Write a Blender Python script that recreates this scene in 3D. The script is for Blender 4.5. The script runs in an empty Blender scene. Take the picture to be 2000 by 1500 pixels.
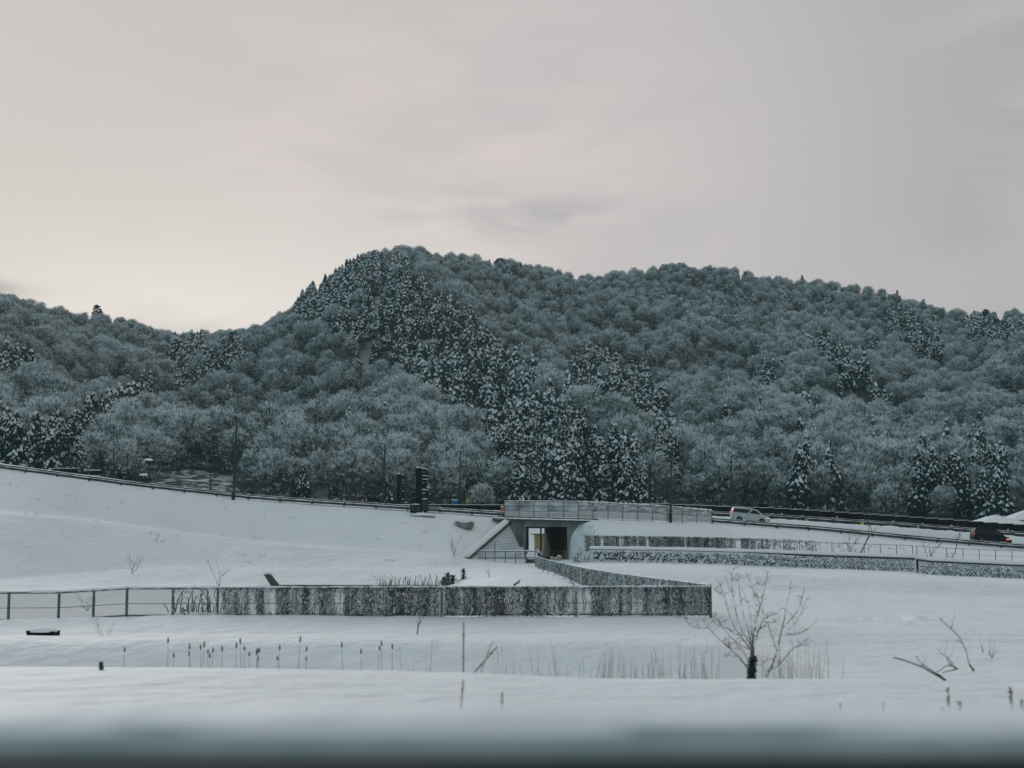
import bpy, bmesh, math, random
import numpy as np
from mathutils import Vector, Matrix

random.seed(7)
R = np.random.default_rng(11)
sc = bpy.context.scene
COL = sc.collection
F = 2800.0
CAMZ = 3.5
TH = math.atan(301.0 / F)
CT, ST = math.cos(TH), math.sin(TH)


def at(px, py, Y):
    """the point at depth Y that the photograph shows at pixel (px, py)"""
    u, v = (px - 1000) / F, (750 - py) / F
    dy = CT - v * ST
    return Vector((u / dy * Y, Y, CAMZ + (ST + v * CT) / dy * Y))


def zof(py, Y):
    v = (750 - np.asarray(py, float)) / F
    return CAMZ + (ST + v * CT) / (CT - v * ST) * np.asarray(Y, float)


def S(px):
    return (np.asarray(px, float) - 1000) / F / 1.0058


def project(X, Y, Z):
    yc = CT * Y + ST * (Z - CAMZ)
    zc = -ST * Y + CT * (Z - CAMZ)
    return 1000 + F * X / yc, 750 - F * zc / yc


# ------------------------------------------------------------------ noise
_T = np.random.default_rng(5).random((256, 256))


def vnoise(x, y):
    x, y = np.asarray(x, float), np.asarray(y, float)
    xi, yi = np.floor(x).astype(int), np.floor(y).astype(int)
    fx, fy = x - xi, y - yi
    fx, fy = fx * fx * (3 - 2 * fx), fy * fy * (3 - 2 * fy)
    a, b = _T[xi & 255, yi & 255], _T[(xi + 1) & 255, yi & 255]
    c, d = _T[xi & 255, (yi + 1) & 255], _T[(xi + 1) & 255, (yi + 1) & 255]
    return (a * (1 - fx) + b * fx) * (1 - fy) + (c * (1 - fx) + d * fx) * fy - 0.5


def fbm(x, y, o=4):
    r, a, f = 0, 1.0, 1.0
    for i in range(o):
        r = r + a * vnoise(x * f + 17.3 * i, y * f + 9.1 * i)
        a *= 0.5
        f *= 2.03
    return r


# ------------------------------------------------------------------ materials
def new_mat(name):
    m = bpy.data.materials.new(name)
    m.use_nodes = True
    nt = m.node_tree
    return m, nt, nt.nodes['Principled BSDF']


def mat(name, col, rough=0.6, metal=0.0, var=0.15, scale=3.0, bump=0.0, bscale=20.0, emit=None, col2=None, contrast=(0.35, 0.65), stretch=None, spec=0.3, bdist=0.1):
    m, nt, b = new_mat(name)
    n, l = nt.nodes, nt.links
    tc = n.new('ShaderNodeTexCoord')
    src = tc.outputs['Object']
    if stretch:
        mp = n.new('ShaderNodeMapping')
        mp.inputs['Scale'].default_value = stretch
        l.new(src, mp.inputs['Vector'])
        src = mp.outputs['Vector']
    nz = n.new('ShaderNodeTexNoise')
    nz.inputs['Scale'].default_value = scale
    nz.inputs['Detail'].default_value = 5
    l.new(src, nz.inputs['Vector'])
    cr = n.new('ShaderNodeValToRGB')
    c2 = col2 or tuple(min(1, c * (1 + var)) for c in col)
    c1 = col if col2 else tuple(c * (1 - var) for c in col)
    cr.color_ramp.elements[0].position, cr.color_ramp.elements[1].position = contrast
    cr.color_ramp.elements[0].color = (*c1, 1)
    cr.color_ramp.elements[1].color = (*c2, 1)
    l.new(nz.outputs['Fac'], cr.inputs['Fac'])
    l.new(cr.outputs['Color'], b.inputs['Base Color'])
    b.inputs['Roughness'].default_value = rough
    b.inputs['Metallic'].default_value = metal
    b.inputs['Specular IOR Level'].default_value = spec
    if bump:
        n2 = n.new('ShaderNodeTexNoise')
        n2.inputs['Scale'].default_value = bscale
        n2.inputs['Detail'].default_value = 6
        l.new(src, n2.inputs['Vector'])
        bp = n.new('ShaderNodeBump')
        bp.inputs['Strength'].default_value = bump
        bp.inputs['Distance'].default_value = bdist
        l.new(n2.outputs['Fac'], bp.inputs['Height'])
        l.new(bp.outputs['Normal'], b.inputs['Normal'])
    if emit:
        b.inputs['Emission Color'].default_value = (*emit[0], 1)
        b.inputs['Emission Strength'].default_value = emit[1]
    return m


M = {}
M['snow'] = mat('snow', (0.82, 0.845, 0.87), 0.7, var=0.03, scale=0.12, bump=1.0, bscale=1.1, spec=0.15, bdist=0.22)
M['snowcap'] = mat('snow_cap', (0.82, 0.845, 0.87), 0.7, var=0.03, scale=2, bump=0.3, bscale=5, spec=0.15)
M['treesnow'] = mat('tree_snow', (0.73, 0.81, 0.83), 0.8, var=0.10, scale=0.9, spec=0.1)
M['twigsnow'] = mat('twig_snow', (0.71, 0.80, 0.82), 0.8, var=0.06, scale=0.4, spec=0.1)
M['needle'] = mat('conifer_needles', (0.004, 0.032, 0.036), 0.8, var=0.4, scale=0.7, spec=0.1)
M['twig'] = mat('twig_bark', (0.088, 0.145, 0.150), 0.85, var=0.3, scale=0.5, spec=0.1)
M['bark'] = mat('trunk_bark', (0.045, 0.042, 0.038), 0.9, var=0.4, scale=4, bump=0.4, bscale=9, stretch=(1, 1, 0.2), spec=0.1)
M['floor'] = mat('forest_floor', (0.05, 0.062, 0.062), 0.9, scale=0.12, col2=(0.50, 0.56, 0.58), contrast=(0.46, 0.74), bump=0.4, bscale=0.8, spec=0.1)
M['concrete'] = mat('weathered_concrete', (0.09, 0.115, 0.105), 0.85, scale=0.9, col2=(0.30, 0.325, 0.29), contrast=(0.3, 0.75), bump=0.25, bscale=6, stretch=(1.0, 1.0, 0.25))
M['darkconc'] = mat('shade_darkened_concrete', (0.028, 0.042, 0.038), 0.9, scale=1.2, col2=(0.085, 0.10, 0.085), bump=0.3, bscale=8)  # stained concrete tone, darkened further to carry the shade of the unlit tunnel
M['steel'] = mat('galvanised_steel', (0.10, 0.155, 0.16), 0.5, 0.3, var=0.2, scale=2)
M['darksteel'] = mat('dark_steel', (0.022, 0.036, 0.038), 0.55, 0.3, var=0.25, scale=2)
M['rail'] = mat('rail_steel', (0.035, 0.052, 0.055), 0.5, 0.4, var=0.25, scale=1.5)
M['black'] = mat('black_panel', (0.006, 0.010, 0.012), 0.75, var=0.35, scale=1.2, spec=0.1)
M['white'] = mat('white_paint', (0.46, 0.54, 0.55), 0.35, 0.0, var=0.06, scale=1.5, spec=0.5)
M['blackpaint'] = mat('black_paint', (0.005, 0.008, 0.010), 0.5, 0.0, var=0.3, scale=1.5, spec=0.15)
M['glass'] = mat('dark_glass', (0.006, 0.012, 0.015), 0.2, var=0.2, scale=1, spec=0.25)
M['tyre'] = mat('tyre_rubber', (0.01, 0.01, 0.011), 0.9, var=0.3, scale=5)
M['rim'] = mat('alloy_rim', (0.12, 0.13, 0.14), 0.35, 0.7, var=0.1, scale=5)
M['red'] = mat('tail_lamp', (0.6, 0.02, 0.03), 0.3, var=0.1, emit=((1.0, 0.06, 0.08), 0.6))
M['amber'] = mat('amber_lamp', (0.7, 0.2, 0.06), 0.3, var=0.1, emit=((1.0, 0.30, 0.10), 0.8))
M['headlamp'] = mat('head_lamp', (0.8, 0.75, 0.65), 0.2, var=0.05, emit=((1.0, 0.9, 0.75), 0.25))
M['yellow'] = mat('yellow_reflector', (0.62, 0.62, 0.04), 0.5, var=0.1, scale=4)
M['orange'] = mat('orange_plastic', (0.55, 0.16, 0.05), 0.5, var=0.1, scale=4)
M['blue'] = mat('blue_sheet', (0.015, 0.16, 0.33), 0.55, var=0.15, scale=2)
M['yellowwall'] = mat('ochre_wall', (0.30, 0.27, 0.12), 0.8, var=0.2, scale=1.2, stretch=(3, 3, 0.4))
M['housewall'] = mat('house_wall', (0.16, 0.16, 0.14), 0.8, var=0.2, scale=1.0)
M['wood'] = mat('dark_pole_wood', (0.022, 0.026, 0.024), 0.85, var=0.3, scale=3, stretch=(1, 1, 0.2))
M['bamboo'] = mat('pale_bamboo', (0.36, 0.30, 0.22), 0.7, var=0.2, scale=3)
M['reed'] = mat('dry_reed', (0.42, 0.42, 0.39), 0.85, var=0.3, scale=2)
M['cattail'] = mat('cattail_brown', (0.13, 0.135, 0.13), 0.9, var=0.3, scale=8)
M['branch'] = mat('young_bark', (0.095, 0.098, 0.088), 0.85, var=0.3, scale=5, bump=0.3, bscale=20)
M['ivy'] = mat('evergreen_leaf', (0.010, 0.026, 0.022), 0.7, var=0.4, scale=6)
M['vinesnow'] = mat('vine_snow', (0.46, 0.51, 0.52), 0.8, var=0.12, scale=3, spec=0.1)
M['scrub'] = mat('snowy_scrub', (0.06, 0.08, 0.08), 0.9, scale=0.45, col2=(0.66, 0.70, 0.72), contrast=(0.44, 0.60), bump=0.6, bscale=1.5, spec=0.1)
M['frost'] = mat('frosted_block_face', (0.46, 0.52, 0.55), 0.8, scale=1.5, col2=(0.70, 0.74, 0.77), contrast=(0.35, 0.62), bump=0.8, bscale=4)
M['vine'] = mat('dead_vine', (0.06, 0.078, 0.075), 0.9, scale=1.0, col2=(0.17, 0.155, 0.125), contrast=(0.4, 0.7))
M['lampglass'] = mat('lamp_glass', (0.5, 0.52, 0.52), 0.3, var=0.05)


def holed(name, col, cover, scale, stretch=None):
    """a wire mesh clogged with snow: opaque patches with see-through gaps"""
    m, nt, b = new_mat(name)
    n, l = nt.nodes, nt.links
    tc = n.new('ShaderNodeTexCoord')
    mp = n.new('ShaderNodeMapping')
    mp.inputs['Scale'].default_value = stretch or (1, 1, 1)
    l.new(tc.outputs['Object'], mp.inputs['Vector'])
    nz = n.new('ShaderNodeTexNoise')
    nz.inputs['Scale'].default_value = scale
    nz.inputs['Detail'].default_value = 5
    l.new(mp.outputs['Vector'], nz.inputs['Vector'])
    cr = n.new('ShaderNodeValToRGB')
    cr.color_ramp.elements[0].position = 0.38
    cr.color_ramp.elements[1].position = 0.62
    cr.color_ramp.elements[0].color = tuple(c * 0.55 for c in col) + (1,)
    cr.color_ramp.elements[1].color = (*col, 1)
    l.new(nz.outputs['Fac'], cr.inputs['Fac'])
    l.new(cr.outputs['Color'], b.inputs['Base Color'])
    b.inputs['Roughness'].default_value = 0.8
    mr = n.new('ShaderNodeMapRange')
    mr.inputs['From Min'].default_value = 0.30
    mr.inputs['From Max'].default_value = 0.62
    mr.inputs['To Min'].default_value = cover - 0.25
    mr.inputs['To Max'].default_value = min(1.0, cover + 0.25)
    l.new(nz.outputs['Fac'], mr.inputs['Value'])
    l.new(mr.outputs['Result'], b.inputs['Alpha'])
    return m


M['mesh_clear'] = holed('snowy_wire_mesh', (0.56, 0.62, 0.64), 0.78, 0.5, (1, 1, 1.6))
M['mesh_vine'] = holed('vine_covered_mesh', (0.52, 0.56, 0.57), 0.86, 2.2, (0.6, 0.6, 1.4))
M['mesh_thin'] = holed('thin_wire_mesh', (0.11, 0.17, 0.18), 0.34, 60.0)
M['mesh_matted'] = holed('matted_wire_mesh', (0.52, 0.58, 0.59), 0.55, 2.2, (1.0, 1.0, 0.35))


# ------------------------------------------------------------------ mesh builder
class MB:
    def __init__(self):
        self.v, self.f, self.m = [], [], []

    def add(self, vs, fs, mi=0):
        o = len(self.v)
        self.v.extend([tuple(p) for p in vs])
        for f in fs:
            self.f.append(tuple(i + o for i in f))
            self.m.append(mi)
        return self

    def box(self, c, s, mi=0, rz=0.0, ry=0.0):
        c = Vector(c)
        Mx = Matrix.Rotation(rz, 3, 'Z') @ Matrix.Rotation(ry, 3, 'Y')
        vs = [c + Mx @ Vector((sx * s[0] / 2, sy * s[1] / 2, sz * s[2] / 2)) for sz in (-1, 1) for sy in (-1, 1) for sx in (-1, 1)]
        return self.add(vs, [(0, 2, 3, 1), (4, 5, 7, 6), (0, 1, 5, 4), (2, 6, 7, 3), (0, 4, 6, 2), (1, 3, 7, 5)], mi)

    def bar(self, a, b, w, h, mi=0):
        """a box beam from a to b, w wide and h high"""
        a, b = Vector(a), Vector(b)
        d = (b - a).normalized()
        up = Vector((0, 0, 1)) if abs(d.z) < 0.95 else Vector((0, 1, 0))
        s = d.cross(up).normalized()
        t = s.cross(d)
        vs = [p + s * (w / 2 * i) + t * (h / 2 * j) for p in (a, b) for i, j in ((-1, -1), (1, -1), (1, 1), (-1, 1))]
        return self.add(vs, [(0, 3, 2, 1), (4, 5, 6, 7), (0, 1, 5, 4), (1, 2, 6, 5), (2, 3, 7, 6), (3, 0, 4, 7)], mi)

    def tube(self, pts, rad, n=6, mi=0):
        pts = [Vector(p) for p in pts]
        if not hasattr(rad, '__len__'):
            rad = [rad] * len(pts)
        o = len(self.v)
        for i, p in enumerate(pts):
            d = (pts[min(i + 1, len(pts) - 1)] - pts[max(i - 1, 0)])
            d = d.normalized() if d.length > 1e-9 else Vector((0, 0, 1))
            up = Vector((0, 0, 1)) if abs(d.z) < 0.9 else Vector((1, 0, 0))
            s = d.cross(up).normalized()
            t = s.cross(d)
            for k in range(n):
                a = 2 * math.pi * k / n
                self.v.append(tuple(p + (s * math.cos(a) + t * math.sin(a)) * rad[i]))
        for i in range(len(pts) - 1):
            for k in range(n):
                k2 = (k + 1) % n
                self.f.append((o + i * n + k, o + i * n + k2, o + (i + 1) * n + k2, o + (i + 1) * n + k))
                self.m.append(mi)
        self.f.append(tuple(o + k for k in range(n))[::-1])
        self.m.append(mi)
        e = o + (len(pts) - 1) * n
        self.f.append(tuple(e + k for k in range(n)))
        self.m.append(mi)
        return self

    def prism(self, poly, d, mi=0):
        """a polygon (3-D points) pushed along vector d"""
        poly = [Vector(p) for p in poly]
        d = Vector(d)
        n = len(poly)
        fs = [tuple(range(n)), tuple(range(2 * n - 1, n - 1, -1))] + [(i, i + n, (i + 1) % n + n, (i + 1) % n) for i in range(n)]
        return self.add(poly + [p + d for p in poly], fs, mi)

    def blob(self, c, s, n=10, m=6, mi=0, rough=0.12, half=False, seed=0):
        rr = np.random.default_rng(seed + 3)
        o = len(self.v)
        lo = 0.0 if half else -math.pi / 2
        for i in range(m + 1):
            e = lo + (math.pi / 2 - lo) * i / m
            for k in range(n):
                a = 2 * math.pi * k / n
                q = 1 + rough * (rr.random() - 0.5) * 2
                self.v.append((c[0] + s[0] * math.cos(e) * math.cos(a) * q, c[1] + s[1] * math.cos(e) * math.sin(a) * q, c[2] + s[2] * math.sin(e) * q))
        for i in range(m):
            for k in range(n):
                k2 = (k + 1) % n
                self.f.append((o + i * n + k, o + i * n + k2, o + (i + 1) * n + k2, o + (i + 1) * n + k))
                self.m.append(mi)
        return self

    def mesh(self, name, mats, smooth=False):
        me = bpy.data.meshes.new(name)
        me.from_pydata(self.v, [], self.f)
        for m in mats:
            me.materials.append(m)
        me.polygons.foreach_set('material_index', self.m)
        if smooth:
            me.polygons.foreach_set('use_smooth', [True] * len(self.f))
        me.update()
        return me

    def build(self, name, mats, parent=None, smooth=False):
        if not isinstance(mats, (list, tuple)):
            mats = [mats]
        o = bpy.data.objects.new(name, self.mesh(name, mats, smooth))
        COL.objects.link(o)
        if parent is not None:
            o.parent = parent
            o.matrix_parent_inverse = parent.matrix_basis.inverted()
        return o


def tag(o, label=None, cat=None, group=None, kind=None):
    if label:
        o['label'] = label
    if cat:
        o['category'] = cat
    if group:
        o['group'] = group
    if kind:
        o['kind'] = kind
    return o


def thing(name, label, cat, loc=(0, 0, 0), group=None, rz=0.0):
    o = bpy.data.objects.new(name, None)
    o.empty_display_size = 0.3
    COL.objects.link(o)
    o.location = loc
    o.rotation_euler = (0, 0, rz)
    return tag(o, label, cat, group)


def local(parent, mb):
    """builder points are given in the thing's own space"""
    return mb


def part(mb, name, mats, parent, smooth=False):
    o = mb.build(name, mats, None, smooth)
    o.parent = parent
    return o


def grid_mesh(name, P, mats, smooth=True):
    """P: array (rows, cols, 3)"""
    r, c = P.shape[:2]
    me = bpy.data.meshes.new(name)
    idx = np.arange(r * c).reshape(r, c)
    q = np.stack([idx[:-1, :-1], idx[:-1, 1:], idx[1:, 1:], idx[1:, :-1]], -1).reshape(-1, 4)
    me.vertices.add(r * c)
    me.vertices.foreach_set('co', P.reshape(-1).astype(np.float32))
    me.loops.add(q.size)
    me.loops.foreach_set('vertex_index', q.reshape(-1).astype(np.int32))
    me.polygons.add(len(q))
    me.polygons.foreach_set('loop_start', (np.arange(len(q)) * 4).astype(np.int32))
    me.polygons.foreach_set('use_smooth', [smooth] * len(q))
    for m in mats:
        me.materials.append(m)
    me.update(calc_edges=True)
    o = bpy.data.objects.new(name, me)
    COL.objects.link(o)
    return o


# ------------------------------------------------------------------ the terrain of the plain and the embankment
ROADPX = [-500, -300, 0, 125, 250, 500, 700, 850, 985, 1200, 1390, 1500, 1600, 1800, 2000, 2300, 2600]
ROADPY = [842, 872, 917, 933, 950, 977, 990, 1000, 1009, 1014, 1021, 1030, 1037, 1057, 1073, 1096, 1118]
YR = 186.0


def road_z(px):
    return zof(np.interp(px, ROADPX, ROADPY), YR)


def px_of(X, Y):
    return 1000 + np.asarray(X) / np.asarray(Y) * F * 1.0058


K_PX = np.array([-500, 0, 150, 330, 500, 700, 880, 912, 940, 985, 1015, 1065, 1112, 1135, 1160, 1400, 1600, 1780, 1815, 2000, 2500], float)


def krow(d):
    ks = sorted(d)
    return np.interp(K_PX, ks, [d[k] for k in ks])


KEYS = []  # (Y over px, z over px)


def key(Y, py=None, z=None):
    Yv = krow(Y) if isinstance(Y, dict) else np.full(len(K_PX), float(Y))
    zv = zof(krow(py), Yv) if py is not None else (krow(z) if isinstance(z, dict) else np.full(len(K_PX), float(z)))
    KEYS.append((Yv, zv))


SH = {0: 1297, 300: 1298, 905: 1308, 1200: 1321, 1640: 1321, 1800: 1323, 2000: 1336}
zs22 = zof(krow(SH), 22.0)
KEYS.append((np.full(len(K_PX), 0.5), zs22 + 0.35))
KEYS.append((np.full(len(K_PX), 10.0), zs22 + 0.18))
KEYS.append((np.full(len(K_PX), 17.0), zs22 + 0.10))
KEYS.append((np.full(len(K_PX), 22.0), zs22))
KEYS.append((np.full(len(K_PX), 24.0), zs22 - 0.55))
key(28, z={0: 0.0, 1300: 0.0, 1600: -0.1, 1900: 0.3, 2000: 0.5})
key(39.2, z={0: -0.30, 1350: -0.3, 1480: -0.6, 1600: -0.65, 2000: -0.5})
key(41.6, py={0: 1257, 500: 1250, 700: 1248, 850: 1253, 1000: 1253, 1200: 1250, 1390: 1250, 1480: 1330, 2000: 1330})
key(44, py={0: 1245, 500: 1238, 700: 1236, 850: 1241, 1000: 1240, 1200: 1237, 1390: 1236, 1480: 1318, 2000: 1318})
key(45.6, py={0: 1243, 500: 1236, 700: 1234, 850: 1239, 1000: 1238, 1200: 1236, 1390: 1236, 1480: 1310, 2000: 1310})
key(51, z={0: -0.85, 1390: -0.85, 1500: -0.9, 2000: -1.0})
key(65, py={-300: 1216, 0: 1212, 114: 1211, 182: 1206, 247: 1202, 1390: 1201, 1480: 1225, 1600: 1230, 2000: 1240})
key(74, z={0: -0.4, 330: -0.3, 900: -0.3, 1040: -0.05, 1390: -0.15, 1500: -0.7, 2000: -1.0})
key({0: 110, 330: 110, 900: 105, 1000: 95, 1160: 95, 1400: 98, 2000: 98}, z={0: -1.6, 330: -1.5, 880: -1.45, 940: -0.9, 1000: -0.25, 1112: -0.3, 1280: -0.4, 1400: -1.3, 2000: -1.6})
key({0: 134, 150: 142, 330: 149, 880: 149, 940: 135, 1015: 120, 1112: 124, 1160: 133, 2000: 133},
    py={0: 1152, 150: 1146, 330: 1142, 880: 1142, 940: 1128, 1015: 1127, 1112: 1128, 1160: 1136, 1400: 1151, 1600: 1157, 2000: 1166})
key({0: 142, 150: 152, 330: 158, 880: 158, 940: 160, 1015: 160, 1112: 150, 1160: 141, 1400: 139.5, 2000: 139.5},
    py={0: 1139, 150: 1123, 330: 1109, 880: 1110, 940: 1106, 1015: 1109, 1112: 1110, 1160: 1108, 1400: 1119, 1600: 1124, 2000: 1139})
key({0: 145, 150: 155, 330: 161, 880: 161, 912: 166, 940: 170, 985: 176, 1015: 178, 1112: 177, 1160: 170, 2000: 170},
    py={0: 1137, 150: 1121, 330: 1107, 880: 1107, 940: 1096, 985: 1097, 1015: 1099, 1112: 1099, 1160: 1097, 1400: 1102, 1600: 1111, 1780: 1117, 1815: 1123, 2000: 1130})
key({0: 165, 150: 170, 330: 171, 500: 170, 700: 169, 880: 167, 912: 173, 940: 176.5, 985: 182, 1015: 184, 1112: 183.5, 1135: 181, 1160: 171.6, 2000: 171.6},
    py={0: 1000, 150: 1012, 330: 1036, 500: 1056, 700: 1071, 880: 1084, 912: 1086, 940: 1089, 985: 1088, 1015: 1091, 1112: 1092, 1135: 1078, 1160: 1096, 1400: 1102, 1600: 1111, 1780: 1117, 1815: 1123, 2000: 1130})
key({0: 169, 150: 174, 330: 175, 500: 174, 700: 173, 880: 170.5, 912: 175, 940: 178.5, 985: 184.6, 1015: 185.2, 1112: 185, 1135: 182.5, 1160: 172.4, 2000: 172.4},
    py={0: 999, 150: 1011, 330: 1035, 500: 1055, 700: 1070, 880: 1083, 912: 1078, 940: 1062, 985: 1036, 1015: 1089, 1112: 1090, 1135: 1070, 1160: 1072, 1400: 1076, 1600: 1083, 1780: 1089, 1815: 1095, 2000: 1102})
zr = road_z(K_PX)
key({0: 184.5, 985: 185.4, 1112: 185.4, 1160: 184.5, 2000: 184.5}, z={k: float(v) for k, v in zip(K_PX, zr - 0.12)})
key(186.5, z={k: float(v) for k, v in zip(K_PX, zr - 0.05)})
key(209, z={k: float(v) for k, v in zip(K_PX, zr - 0.25)})
VALZ = {-500: 10.5, 0: 9.0, 250: 7.0, 500: 5.0, 800: 2.0, 950: 0.8, 1500: 0.8, 2000: 0.0, 2500: -1}
key(215, z=VALZ)
key(222, z=VALZ)
N_SOFT = 17
KEY_Y = np.array([k[0] for k in KEYS])
KEY_Z = np.array([k[1] for k in KEYS])

TUN0, TUN1 = (4.45, 185.0), (2.45, 208.0)
TUN_Z = float(zof(1092, 185.0))


def tun_d(X, Y):
    return X - (TUN0[0] + (TUN1[0] - TUN0[0]) * (Y - TUN0[1]) / (TUN1[1] - TUN0[1]))


def ground_col(s, Ys):
    px = 1000 + s * F * 1.0058
    w9 = px + np.linspace(-34, 34, 9)
    ky = np.array([np.interp(w9, K_PX, r).mean() if i < N_SOFT else np.interp(px, K_PX, r) for i, r in enumerate(KEY_Y)])
    kz = np.array([np.interp(w9, K_PX, r).mean() if i < N_SOFT else np.interp(px, K_PX, r) for i, r in enumerate(KEY_Z)])
    ky = np.maximum.accumulate(ky + np.arange(len(ky)) * 1e-4)
    d = 0.3 + 0.006 * Ys
    z = (np.interp(Ys - d, ky, kz) + 2 * np.interp(Ys, ky, kz) + np.interp(Ys + d, ky, kz)) / 4
    zsharp = np.interp(Ys, ky, kz)
    z = np.where((Ys > 170) & (Ys < 174) & (px > 1150), zsharp, z)
    X = s * Ys
    amp = np.clip(Ys / 60.0, 0.15, 1.6)
    env = np.where((Ys > 168), 0.35, 1.0)
    z = z + env * (0.15 * amp * fbm(X / (5 + Ys * 0.10), Ys / (4 + Ys * 0.12), 3) + 0.085 * amp * fbm(X / 2.2 + 40, Ys / 2.6, 3))
    # trampled snow beyond the bush
    foot = np.exp(-((px - 1730) / 150) ** 2) * np.exp(-((Ys - 80) / 7.0) ** 2)
    z = z + foot * 0.55 * np.abs(fbm(X / 1.1, Ys / 2.6 + 9, 3)) - foot * 0.08
    # a wheel-track across the field on that side
    tr = np.exp(-((Ys - 62 - 0.35 * (X - 14)) / 0.5) ** 2) + np.exp(-((Ys - 59.5 - 0.35 * (X - 14)) / 0.5) ** 2)
    z = z - 0.12 * tr * (px > 1520)
    # drift close to the shoulder, far end
    z = z + 0.22 * np.exp(-((px - 2050) / 130) ** 2) * np.exp(-((Ys - 33) / 4.5) ** 2)
    inside = (np.abs(tun_d(X, Ys)) < 2.95) & (Ys > 181.6)
    z = np.where(inside, TUN_Z - 0.05, z)
    return z


def gz(X, Y):
    return float(ground_col(X / Y, np.array([float(Y)]))[0])


def on_ground(px, Y, dz=0.0):
    X = float(S(px)) * Y
    return Vector((X, Y, gz(X, Y) + dz))


cols = np.unique(np.concatenate([np.linspace(-420, 2420, 560), np.linspace(900, 1170, 120)]))
rows = np.unique(np.concatenate([np.geomspace(0.8, 22, 40), np.linspace(22, 50, 80), np.linspace(50, 130, 150), np.linspace(130, 188, 190), np.linspace(188, 218, 40), [171.6, 171.7, 172.3, 172.4, 181.5, 181.7]]))
P = np.zeros((len(rows), len(cols), 3))
for j, c in enumerate(cols):
    s = float(S(c))
    P[:, j, 0] = s * rows
    P[:, j, 1] = rows
    P[:, j, 2] = ground_col(s, rows)
tag(grid_mesh('snow_field', P, [M['snow']]), kind='structure')

# ------------------------------------------------------------------ the hills
SKY = [(-500, 500), (-300, 520), (0, 567), (60, 580), (130, 602), (200, 612), (260, 627), (300, 641), (380, 648), (430, 642), (500, 634), (550, 606), (600, 560), (650, 528), (700, 495), (740, 481), (790, 474), (830, 482), (870, 492), (950, 503), (1050, 513), (1130, 531), (1200, 527), (1300, 515), (1330, 511), (1420, 516), (1520, 533), (1600, 541), (1700, 553), (1760, 565), (1830, 590), (1880, 600), (1930, 602), (1990, 597), (2300, 590), (2500, 600)]
RID = [(-500, 560), (0, 620), (300, 760), (400, 790), (520, 760), (650, 700), (780, 680), (1000, 740), (1300, 820), (1600, 800), (2000, 720), (2500, 680)]
FOOT = [(-500, 850), (0, 925), (200, 948), (300, 957), (380, 962), (480, 974), (600, 981), (1000, 980), (1400, 986), (1600, 996), (1800, 1006), (2000, 1015), (2500, 1040)]
hc = np.linspace(-900, 2900, 360)
hr = np.concatenate([np.linspace(214, 290, 30), np.linspace(293, 900, 200), np.linspace(910, 1300, 25)])
HZ = np.zeros((len(hr), len(hc)))
HT = np.zeros_like(HZ)
SPUR = [(780, 1.0), (850, 0.78), (960, 0.55), (1100, 0.32), (1230, 0.10), (1290, 0.0)]
for j, c in enumerate(hc):
    pr = np.interp(c, *zip(*SKY))
    Yr = np.interp(c, *zip(*RID))
    pf = np.interp(c, *zip(*FOOT))
    tt = np.linspace(0, 1, 24)
    Yt = 290 + (Yr - 290) * tt ** 1.12
    pyt = pf + (pr + 6500 / Yr * 3.0 - pf) * tt
    zt = zof(pyt, Yt)
    v0 = np.interp(c, list(VALZ), list(VALZ.values()))
    zv = np.interp(c, [0, 480, 800, 2500], [0.55, 0.5, 0.12, 0.12])
    kY = np.concatenate([[214, 250], Yt, [Yr + 25, Yr + 90, Yr + 500]])
    kZ = np.concatenate([[v0 - 0.3, v0 + (zt[0] - v0) * zv], zt, [zt[-1] - 1, zt[-1] - 18, zt[-1] - 120]])
    HZ[:, j] = np.interp(hr, kY, kZ)
    HT[:, j] = np.clip((hr - 290) / (Yr - 290), 0, 1.2)
CC, RR = np.meshgrid(hc, hr)
XX = S(CC) * RR
env = np.sin(np.pi * np.clip(HT, 0, 1)) + 0.08
HZ += env * (24 * fbm(XX / 95, RR / 120 + 3, 3) + 9 * fbm(XX / 46 + 7, RR / 62, 2) + 5 * fbm(XX / 30, RR / 34, 3))
spx = np.interp(HT, [t for _, t in SPUR][::-1], [p for p, _ in SPUR][::-1])
dd = CC - spx
HZ += 13 * np.clip(np.sin(np.pi * np.clip(HT, 0, 1)) * 1.2, 0, 1) * np.exp(-np.where(dd > 0, dd / 55, dd / 130) ** 2)
HP = np.stack([XX, RR, HZ], -1)
tag(grid_mesh('hill', HP, [M['floor']]), kind='structure')


def hill_at(X, Y):
    c = px_of(X, Y)
    fc = np.clip(np.interp(c, hc, np.arange(len(hc))), 0, len(hc) - 1.001)
    fr = np.clip(np.interp(Y, hr, np.arange(len(hr))), 0, len(hr) - 1.001)
    i, j = fr.astype(int), fc.astype(int)
    a, b = fr - i, fc - j
    g = lambda A: (A[i, j] * (1 - a) + A[i + 1, j] * a) * (1 - b) + (A[i, j + 1] * (1 - a) + A[i + 1, j + 1] * a) * b
    return g(HZ), g(HT)
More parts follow.
